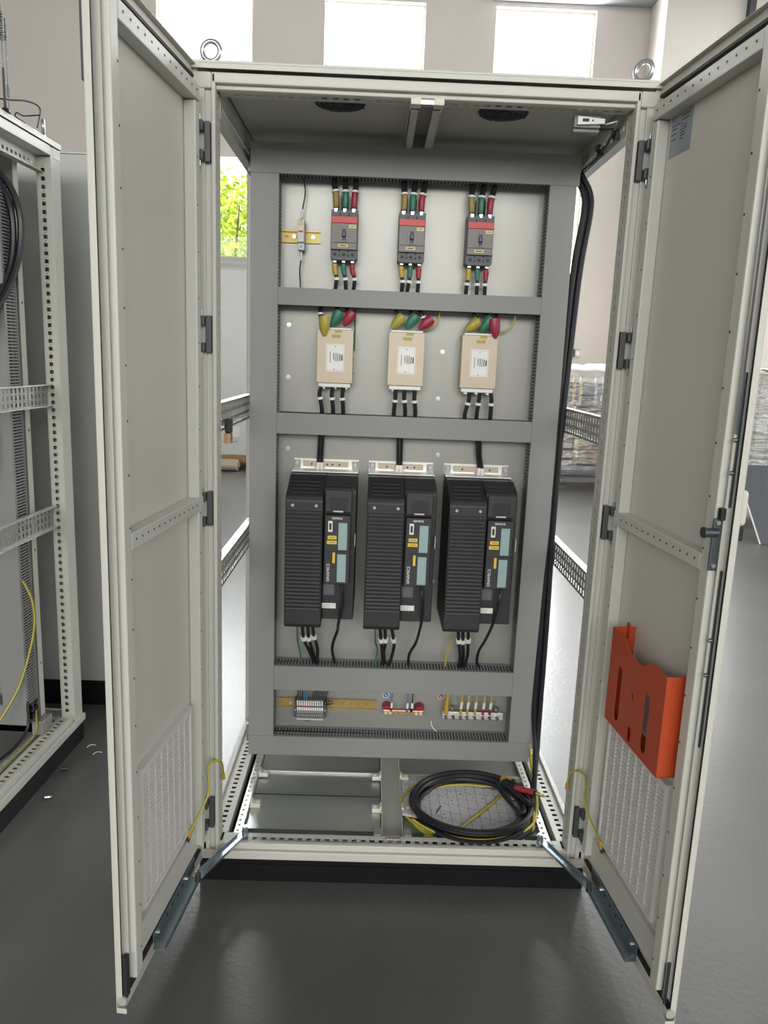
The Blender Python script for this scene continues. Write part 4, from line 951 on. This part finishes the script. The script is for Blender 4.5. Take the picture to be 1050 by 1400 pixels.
# ------------------------------------------------------------------ second open cabinet at the left
LC = thing('electrical_cabinet', 'second light grey cabinet cut by the left edge, open side with punched rails', 'cabinet', (-1.6922, -.0022, 0), -.0473)
build_frame(LC); eye_bolt(LC, .497, .755, 1.1); eye_bolt(LC, -.497, .755, .4)
for y in (.13, .40): MB().box(-.42, .42, y, y+.26, .084, .086).build('gland_plate', 'zinc_floor', LC)
mp = MB().box(-.452, .449, .645, .648, .176, 1.985).build('mounting_plate', 'zinc', LC)
MB().box(.4495, .4515, .640, .668, .16, 1.985).build('plate_fold', 'paint_warm', mp)
for z in (.35, .75, 1.15, 1.55): MB().cyl((.4516, .655, z), (.4522, .655, z), .004, 10).build('fold_hole', 'ink', mp)
MB().box(.436, .475, .60, .67, .108, .158).build('plate_foot', 'zinc', mp, bev=.002)
MB().box(.30, .475, .735, .795, .10, .112).build('base_angle', 'zinc', LC)
c = MB().box(.395, .43, .42, .47, 1.952, 1.995); c.build('roof_bracket', 'paint', LC, bev=.002)
def sub_trunk(label, x0, x1, z0, z1, vert):
    R = LC.matrix_basis
    t = thing('wiring_duct', label, 'cable duct', LC.matrix_basis @ Vector(((x0+x1)/2, .645, z0)), -.0473, 'wiring ducts in the left cabinet')
    o = t.location.copy(); cx = (x0+x1)/2
    class _T: pass
    trunk('', '', x0-cx, x1-cx, 0, z1-z0, vert, None, T=t, py=0, fy=-.09, pitch=.0098, gap=.0042)
bpy.context.view_layer.update()
sub_trunk('tall grey slotted wiring duct standing in the left cabinet', .365, .446, .2345, 1.9085, True)
sub_trunk('lowest horizontal grey wiring duct in the left cabinet', -.45, .446, .165, .234, False)
sub_trunk('middle horizontal grey wiring duct in the left cabinet', -.45, .3645, .42, .49, False)
Lp = lambda x, y, z: tuple(LC.matrix_basis @ Vector((x, y, z)))
GL = 'cables in the left cabinet'
cable('power_cable', 'outer black cable bowing over the duct at the top of the left cabinet', [Lp(.38,.50,1.95), Lp(.42,.55,1.94), Lp(.462,.60,1.88), Lp(.478,.62,1.78), Lp(.468,.59,1.64), Lp(.43,.50,1.50), Lp(.36,.40,1.42)], .0105, 'cable', group=GL)
cable('power_cable', 'inner black cable bowing over the duct at the top of the left cabinet', [Lp(.37,.49,1.94), Lp(.41,.54,1.925), Lp(.445,.59,1.87), Lp(.458,.61,1.78), Lp(.452,.585,1.64), Lp(.41,.49,1.48), Lp(.34,.39,1.40)], .0105, 'cable', group=GL)
cable('power_cable', 'thin black cable hanging straight down in the left cabinet', [Lp(.40,.53,1.95), Lp(.415,.54,1.85), Lp(.405,.53,1.65), Lp(.385,.52,1.45), Lp(.36,.5,1.3)], .005, 'cable', group=GL)
cable('power_cable', 'black cable bowing low behind the upper punched rail of the left cabinet', [Lp(.34,.46,1.28), Lp(.385,.50,1.20), Lp(.395,.51,1.10), Lp(.37,.49,1.0), Lp(.30,.44,.92)], .0105, 'cable', group=GL)
cable('earth_cable', 'yellow-green earth cable arching out of the duct in the left cabinet', [Lp(.440,.575,.668), Lp(.452,.57,.662), Lp(.474,.575,.60), Lp(.478,.575,.52), Lp(.462,.56,.42), Lp(.43,.53,.30), Lp(.37,.47,.18), Lp(.33,.42,.12)], .0042, 'yellow_green', group=GL)
cable('earth_cable', 'thin pale yellow wire tied along the base rail of the left cabinet', [Lp(.455,.60,.20), Lp(.458,.58,.13), Lp(.45,.50,.112), Lp(.45,.40,.112), Lp(.44,.25,.112)], .003, 'yellow_green', group=GL)
cable('control_cable', 'black cable sagging to the floor of the left cabinet', [Lp(.447,.56,.25), Lp(.45,.54,.16), Lp(.42,.46,.11), Lp(.36,.36,.10), Lp(.25,.28,.10)], .005, 'cable', group=GL)
# antennas on its roof
def antenna(x, y, H, label, big):
    t = thing('whip_antenna', label, 'antenna', (x, y, ZT+.0005))
    MB().cyl((0,0,0), (0,0,.012), .014 if big else .008, 16, .008 if big else .005).build('foot', 'black', t, smooth=True)
    if big:
        MB().cyl((0,0,.012), (0,0,.115), .0042, 10, .0036).build('sheath', 'black', t, smooth=True); MB().cyl((0,0,.115), (0,0,H), .0014, 8).build('rod', 'dark_steel', t, smooth=True)
        z0, z1, R, tn = .185, .255, .0050, 12
    else:
        MB().cyl((0,0,.012), (0,0,H), .0012, 8).build('rod', 'dark_steel', t, smooth=True); z0, z1, R, tn = .20, .222, .0034, 6
        MB().cyl((0,0,.055), (0,0,.085), .0038, 10).build('sleeve', 'dark_steel', t, smooth=True); MB().cyl((0,0,H-.03), (0,0,H+.002), .002, 8).build('tip', 'black', t, smooth=True)
    pts = [(R*math.cos(a), R*math.sin(a), z0+(z1-z0)*a/(2*math.pi*tn)) for a in [2*math.pi*k/10 for k in range(tn*10+1)]]
    MB().tube(pts, .0014 if big else .0010, 5).build('spring', 'dark_steel', t, smooth=True)
antenna(-1.150, .455, .60, 'tall whip antenna with thick spring on the left cabinet roof', True)
antenna(-1.160, .50, .255, 'short thin whip antenna with small springs on the left cabinet roof', False)
cable('antenna_lead', 'black antenna lead looping above the left cabinet roof', [(-1.25,.42,2.09), (-1.17,.50,2.10), (-1.135,.56,2.115), (-1.115,.60,2.11), (-1.12,.60,2.07), (-1.125,.60,2.054)], .0024, 'cable', 'cable')
cable('antenna_lead', 'folded end of antenna lead on the left cabinet roof', [(-1.115,.60,2.09), (-1.15,.57,2.078), (-1.16,.55,2.080), (-1.165,.55,2.07), (-1.14,.56,2.054)], .002, 'cable', 'cable')
# closed cabinet behind it
t = thing('closed_cabinet', 'closed plain grey cabinet standing behind the left cabinet', 'cabinet', (-1.55, 1.04, 0))
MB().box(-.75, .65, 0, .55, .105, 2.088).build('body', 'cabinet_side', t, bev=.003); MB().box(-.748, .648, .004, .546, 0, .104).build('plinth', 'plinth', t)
MB().box(-.75, .65, -.002, .552, 2.089, 2.093).build('roof', 'paint', t)
b = MB()
for z in (1.55, 1.05, .55): b.cyl((.49, -.0003, z), (.49, -.002, z), .004, 8)
b.build('panel_screws', 'steel', t)

# ------------------------------------------------------------------ far left: cabinet on a pallet
t = thing('packed_cabinet', 'pale grey cabinet with slotted top edge in front of the far window', 'cabinet', (-2.05, 7.72, .172))
MB().box(-.55, .55, 0, .6, 0, 2.24).build('body', 'cabinet_far', t, bev=.01)
m = MB().perf((-.55, -.003, 2.255), X, Z, Yv, 1.1, .125, [(a*.028+.02, a*.028+.034, .05, .08) for a in range(38)], .003); m.build('slotted_edge', 'cabinet_side', t)
MB().box(-.55, .55, .0005, .6, 2.2405, 2.384).build('top_box', 'cabinet_far', t)
MB().box(.155, .300, -.012, -.0005, .225, .365).build('lit_window_panel', 'frame_white', t, bev=.004); MB().box(-.4, .27, -.004, -.0005, .165, .171).build('seam', 'duct', t)  # window is a plain white panel, its white standing for light showing through
t = thing('wooden_pallet', 'low wooden pallet under the far pale grey cabinet', 'pallet', (-2.05, 7.66, 0))
for q in (-.55, -.02, .51): MB().box(q-.05, q+.09, .0, .68, 0, .10).build('block', 'wood', t, bev=.004)
for k in range(5): MB().box(-.62, .62, k*.145, k*.145+.10, .1005, .125).build('board', 'wood', t)
for k in range(3): MB().box(-.62, .62, k*.28, k*.28+.10, .1255, .171).build('board', 'wood', t)
t = thing('foil_roll', 'pale paper roll lying in front of the far wooden pallet', 'roll', (-2.1, 7.55, .075))
MB().cyl((-.5, 0, 0), (.36, 0, 0), .072, 24).build('roll', 'filter', t, smooth=True); MB().cyl((-.52, 0, 0), (.38, 0, 0), .03, 16).build('core', 'wood', t, smooth=True)
# small black clamp hanging on the left punched rail
t = thing('rail_clamp', 'small black clamp with copper bracket hanging on the left punched rail', 'clamp', (-.466, .11, 1.214))
MB().box(-.008, .008, -.016, .012, .004, .040).build('block', 'black', t, bev=.003); MB().box(-.009, .007, -.018, -.013, -.022, .0035).box(-.009, .007, .008, .012, -.022, .0035).box(-.009, .007, -.013, .008, -.022, -.018).build('bracket', 'copper', t)

# ------------------------------------------------------------------ far right: wrapped transformer
t = thing('wrapped_transformer', 'film-wrapped transformer with brown coils and yellow busbars on black beam', 'transformer', (2.45, 7.25, 0))
MB().box(-.55, .75, -.06, .02, .13, .27).box(-.55, .75, .38, .46, .13, .27).build('base_beam', 'beam', t, bev=.005)
for q in (-.30, .55): 
    w = MB().box(q-.05, q+.05, -.05, .45, .10, .129).cyl((q, -.02, .0), (q, -.02, .10), .02, 10).box(q-.09, q+.09, -.06, .04, .0, .022); w.build('foot', 'dark_steel', t)
for q in (-.30, .10, .50):
    cmb = MB().cyl((q, .20, .275), (q, .20, 1.02), .195, 28); cl = cmb.build('coil', 'coil_brown', t, smooth=True)
    for k in range(14): MB().torus((q, .20, .305+k*.05), (0,0,1), .192, .016, 28, 6).build('winding', 'coil_brown', cl, smooth=True)
    MB().box(q-.19, q+.19, .02, .38, 1.03, 1.24).build('core_top', 'coil_dark', t, bev=.02)
for q in (-.19, -.11, .07, .15, .33, .41):
    bb = MB().box(q-.016, q+.016, -.005, .005, .98, 1.31).box(q-.016, q+.016, .005, .10, .98, .99); bo = bb.build('busbar', 'brass' if q < 0 else 'zinc', t); MB().cyl((q, -.0052, 1.285), (q, -.0062, 1.285), .008, 12).build('bar_hole', 'white', bo)
MB().box(-.135, -.085, -.02, .0, .272, .92).build('tie_bar', 'brass', t); MB().cyl((-.11, -.03, .22), (-.11, -.03, .34), .012, 8).build('tie_bolt', 'zinc', t)
w = MB(); nx, nz = 18, 12
random.seed(3)
for j in range(nz+1):
    for i in range(nx+1):
        u, v = i/nx, j/nz; w.v.append(Vector((-.56+1.30*u, -.10+random.uniform(-.012, .012)+.05*max(0, v-.8), .16+1.22*v+(.05*math.sin(u*9)*max(0, v-.7)))))
for j in range(nz):
    for i in range(nx): w.f.append([j*(nx+1)+i, j*(nx+1)+i+1, (j+1)*(nx+1)+i+1, (j+1)*(nx+1)+i])
o = w.build('film_front', 'wrap', t, smooth=True); md = o.modifiers.new('thickness', 'SOLIDIFY'); md.thickness = .001
w = MB()
for j in range(5):
    for i in range(nx+1):
        u, v = i/nx, j/4; w.v.append(Vector((-.56+1.30*u, -.06+.56*v, 1.385+.07*math.sin(v*math.pi)+random.uniform(-.02, .02))))
for j in range(4):
    for i in range(nx): w.f.append([j*(nx+1)+i, j*(nx+1)+i+1, (j+1)*(nx+1)+i+1, (j+1)*(nx+1)+i])
o = w.build('film_top', 'white', t, smooth=True); md = o.modifiers.new('thickness', 'SOLIDIFY'); md.thickness = .001
# wall socket
t = thing('wall_socket', 'small double wall socket on the back wall above the transformer', 'socket', (2.575, WY, 1.60)); MB().box(-.07, .07, -.03, -.0005, -.06, .06).build('case', 'cabinet_side', t, bev=.004); MB().box(-.06, -.005, -.034, -.0301, -.05, .05).build('insert', 'black', t); MB().box(.01, .06, -.034, -.0301, -.03, .03).build('insert', 'white', t)

# ------------------------------------------------------------------ far right: wrapped cabinet, panel, crate
t = thing('wrapped_cabinet', 'grey cabinet in crumpled clear film, right of the right door', 'cabinet', (3.95, 5.2, 0))
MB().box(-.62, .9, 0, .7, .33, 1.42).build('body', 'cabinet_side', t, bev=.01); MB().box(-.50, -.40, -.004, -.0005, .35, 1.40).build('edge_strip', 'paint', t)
w = MB(); nx, nz = 22, 16
for j in range(nz+1):
    for i in range(nx+1):
        u, v = i/nx, j/nz; w.v.append(Vector((-.67+1.6*u, -.04+random.uniform(-.012, .012), .33+1.12*v)))
for j in range(nz):
    for i in range(nx): w.f.append([j*(nx+1)+i, j*(nx+1)+i+1, (j+1)*(nx+1)+i+1, (j+1)*(nx+1)+i])
o = w.build('film_front', 'wrap', t, smooth=True); md = o.modifiers.new('thickness', 'SOLIDIFY'); md.thickness = .001
w = MB()
for j in range(5):
    for i in range(nx+1):
        u, v = i/nx, j/4; w.v.append(Vector((-.67+1.6*u, -.04+.75*v, 1.45+random.uniform(-.025, .025))))
for j in range(4):
    for i in range(nx): w.f.append([j*(nx+1)+i, j*(nx+1)+i+1, (j+1)*(nx+1)+i+1, (j+1)*(nx+1)+i])
o = w.build('film_top', 'white', t, smooth=True); md = o.modifiers.new('thickness', 'SOLIDIFY'); md.thickness = .001
t = thing('wooden_crate', 'dark wooden crate base under the film-wrapped cabinet', 'crate', (3.95, 5.2, 0))
for q in (-.60, 0, .75): MB().box(q, q+.12, .02, .68, .0, .16).build('runner', 'wood', t)
MB().box(-.62, .9, 0, .7, .161, .20).build('deck', 'wood', t); MB().box(-.62, .9, .0, .7, .201, .328).build('skid', 'blue' if False else 'beam', t)
t = thing('sheet_panel', 'dark grey sheet panel leaning against the wrapped cabinet', 'panel', (3.50, 4.42, 0.004))
m = MB(); m.hexa([(-.27, 0, 0), (.35, .02, 0), (.35, .032, 0), (-.27, .012, 0), (-.37, .42, .62), (.25, .44, .62), (.25, .452, .62), (-.37, .432, .62)]); m.build('sheet', 'breaker_dark', t)
m = MB(); m.hexa([(-.279, -.001, 0), (-.2705, -.001, 0), (-.2705, .014, 0), (-.279, .014, 0), (-.379, .42, .62), (-.3705, .42, .62), (-.3705, .434, .62), (-.379, .434, .62)]); m.build('edge', 'frame_white', t)
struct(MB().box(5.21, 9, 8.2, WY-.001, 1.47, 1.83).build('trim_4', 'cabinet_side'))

# ------------------------------------------------------------------ high-bay lamps of the hall (right of the frame, mirrored in the floor)
for i, (x, y, lab) in enumerate(((4.07, 5.92, 'high-bay ceiling lamp nearest to the pillar, mirrored in the floor'), (4.85, 5.76, 'high-bay ceiling lamp right of the nearest one'), (5.40, 7.50, 'high-bay ceiling lamp farthest back by the wall'))):
    t = thing('ceiling_lamp', lab, 'lamp', (x, y, 5.80), group='high-bay ceiling lamps')
    MB().cyl((0,0,.02), (0,0,.16), .16, 24, .07).build('housing', 'dark_steel', t, smooth=True); MB().cyl((0,0,.16), (0,0,.80), .008, 8).build('pendant', 'dark_steel', t); MB().cyl((0,0,.012), (0,0,.0195), .155, 24).build('lens', 'white', t)
    l = bpy.data.lights.new('lamp_light', 'AREA'); l.shape = 'DISK'; l.size = .28; l.energy = 14; l.color = (1, .97, .92); o = bpy.data.objects.new('lamp_light', l); COL.objects.link(o); o.parent = t; o.location = (0,0,.008)

# ------------------------------------------------------------------ small litter on the floor
for i, (x, y, m, lab) in enumerate(((-1.095, .368, 'steel', 'tiny bright screw on the floor before the left cabinet'), (-1.112, .54, 'black', 'small black plastic bit on the floor by the left cabinet plinth'), (-1.078, .709, 'white', 'upper of two white wire scraps on the floor'), (-1.039, .659, 'white', 'lower of two white wire scraps on the floor'))):
    if m in ('steel', 'black'):
        t = thing('screw' if m == 'steel' else 'plastic_clip', lab, 'screw' if m == 'steel' else 'clip', (x, y, 0)); MB().cyl((-.008, 0, .005), (.008, .003, .005), .0045, 8).build('shank', m, t, smooth=True); MB().cyl((.008, .003, .0065), (.013, .004, .0065), .0065, 8).build('head', m if m == 'black' else 'dark_steel', t, smooth=True)
    else: cable('wire_scrap', lab, [(x-.012, y-.012, .0018), (x-.006, y+.004, .0018), (x+.004, y+.008, .0018), (x+.014, y+.004, .0018)], .0016, m, 'wire')

# ------------------------------------------------------------------ outside: ground and trees beyond the windows
o = MB().box(-25, 25, 9.3, 40, -.3, -.1).build('ground', 'ground'); struct(o)
sun = bpy.data.lights.new('sun', 'SUN'); sun.energy = 5.0; sun.angle = .01; so = bpy.data.objects.new('sun', sun); COL.objects.link(so); so.rotation_euler = (math.radians(38), math.radians(-12), 0)
def tree(x, y, h, r, seed, label):
    rnd = random.Random(seed); t = thing('leafy_tree', label, 'tree', (x, y, -.1), group='trees outside the windows')
    MB().cyl((0,0,0), (.05,0,h*.55), .16, 10, .08).build('trunk', 'bark', t, smooth=True)
    for k in range(5):
        a = k*1.3; e = Vector((r*.7*math.cos(a), r*.7*math.sin(a), h*(.45+.1*k))); MB().tube([(0.03, 0, h*(.25+.05*k)), tuple(e*.6), tuple(e)], [.05, .03, .012], 6).build('branch', 'bark', t, smooth=True)
    for mname, cnt in (('leaf', 5200), ('leaf_dark', 2600)):
        vs, fs = [], []
        for k in range(cnt):
            while True:
                p = Vector((rnd.uniform(-1,1), rnd.uniform(-1,1), rnd.uniform(-1,1)))
                if p.length < 1: break
            c = Vector((p.x*r, p.y*r, h*.56+p.z*h*.45)); d = Vector((rnd.uniform(-1,1), rnd.uniform(-1,1), rnd.uniform(-1.2,.2))).normalized(); s = d.cross(Vector((rnd.uniform(-1,1), rnd.uniform(-1,1), rnd.uniform(-1,1)))).normalized()
            L = rnd.uniform(.10, .20); w = L*.22; b0 = len(vs)
            vs += [tuple(c), tuple(c+d*L*.5+s*w), tuple(c+d*L), tuple(c+d*L*.5-s*w)]; fs.append((b0, b0+1, b0+2, b0+3))
        me = bpy.data.meshes.new('foliage'); me.from_pydata(vs, [], fs); me.materials.append(M[mname]); ob = bpy.data.objects.new('foliage', me); COL.objects.link(ob); ob.parent = t; ob['kind'] = 'stuff'
tree(-2.9, 12.4, 4.6, 1.5, 1, 'sunlit yellow-green tree filling the far window at the left')
tree(.4, 14.6, 4.2, 1.5, 2, 'sunlit green tree outside the middle windows')
tree(4.2, 14.2, 4.0, 1.4, 3, 'sunlit green tree outside the right window')
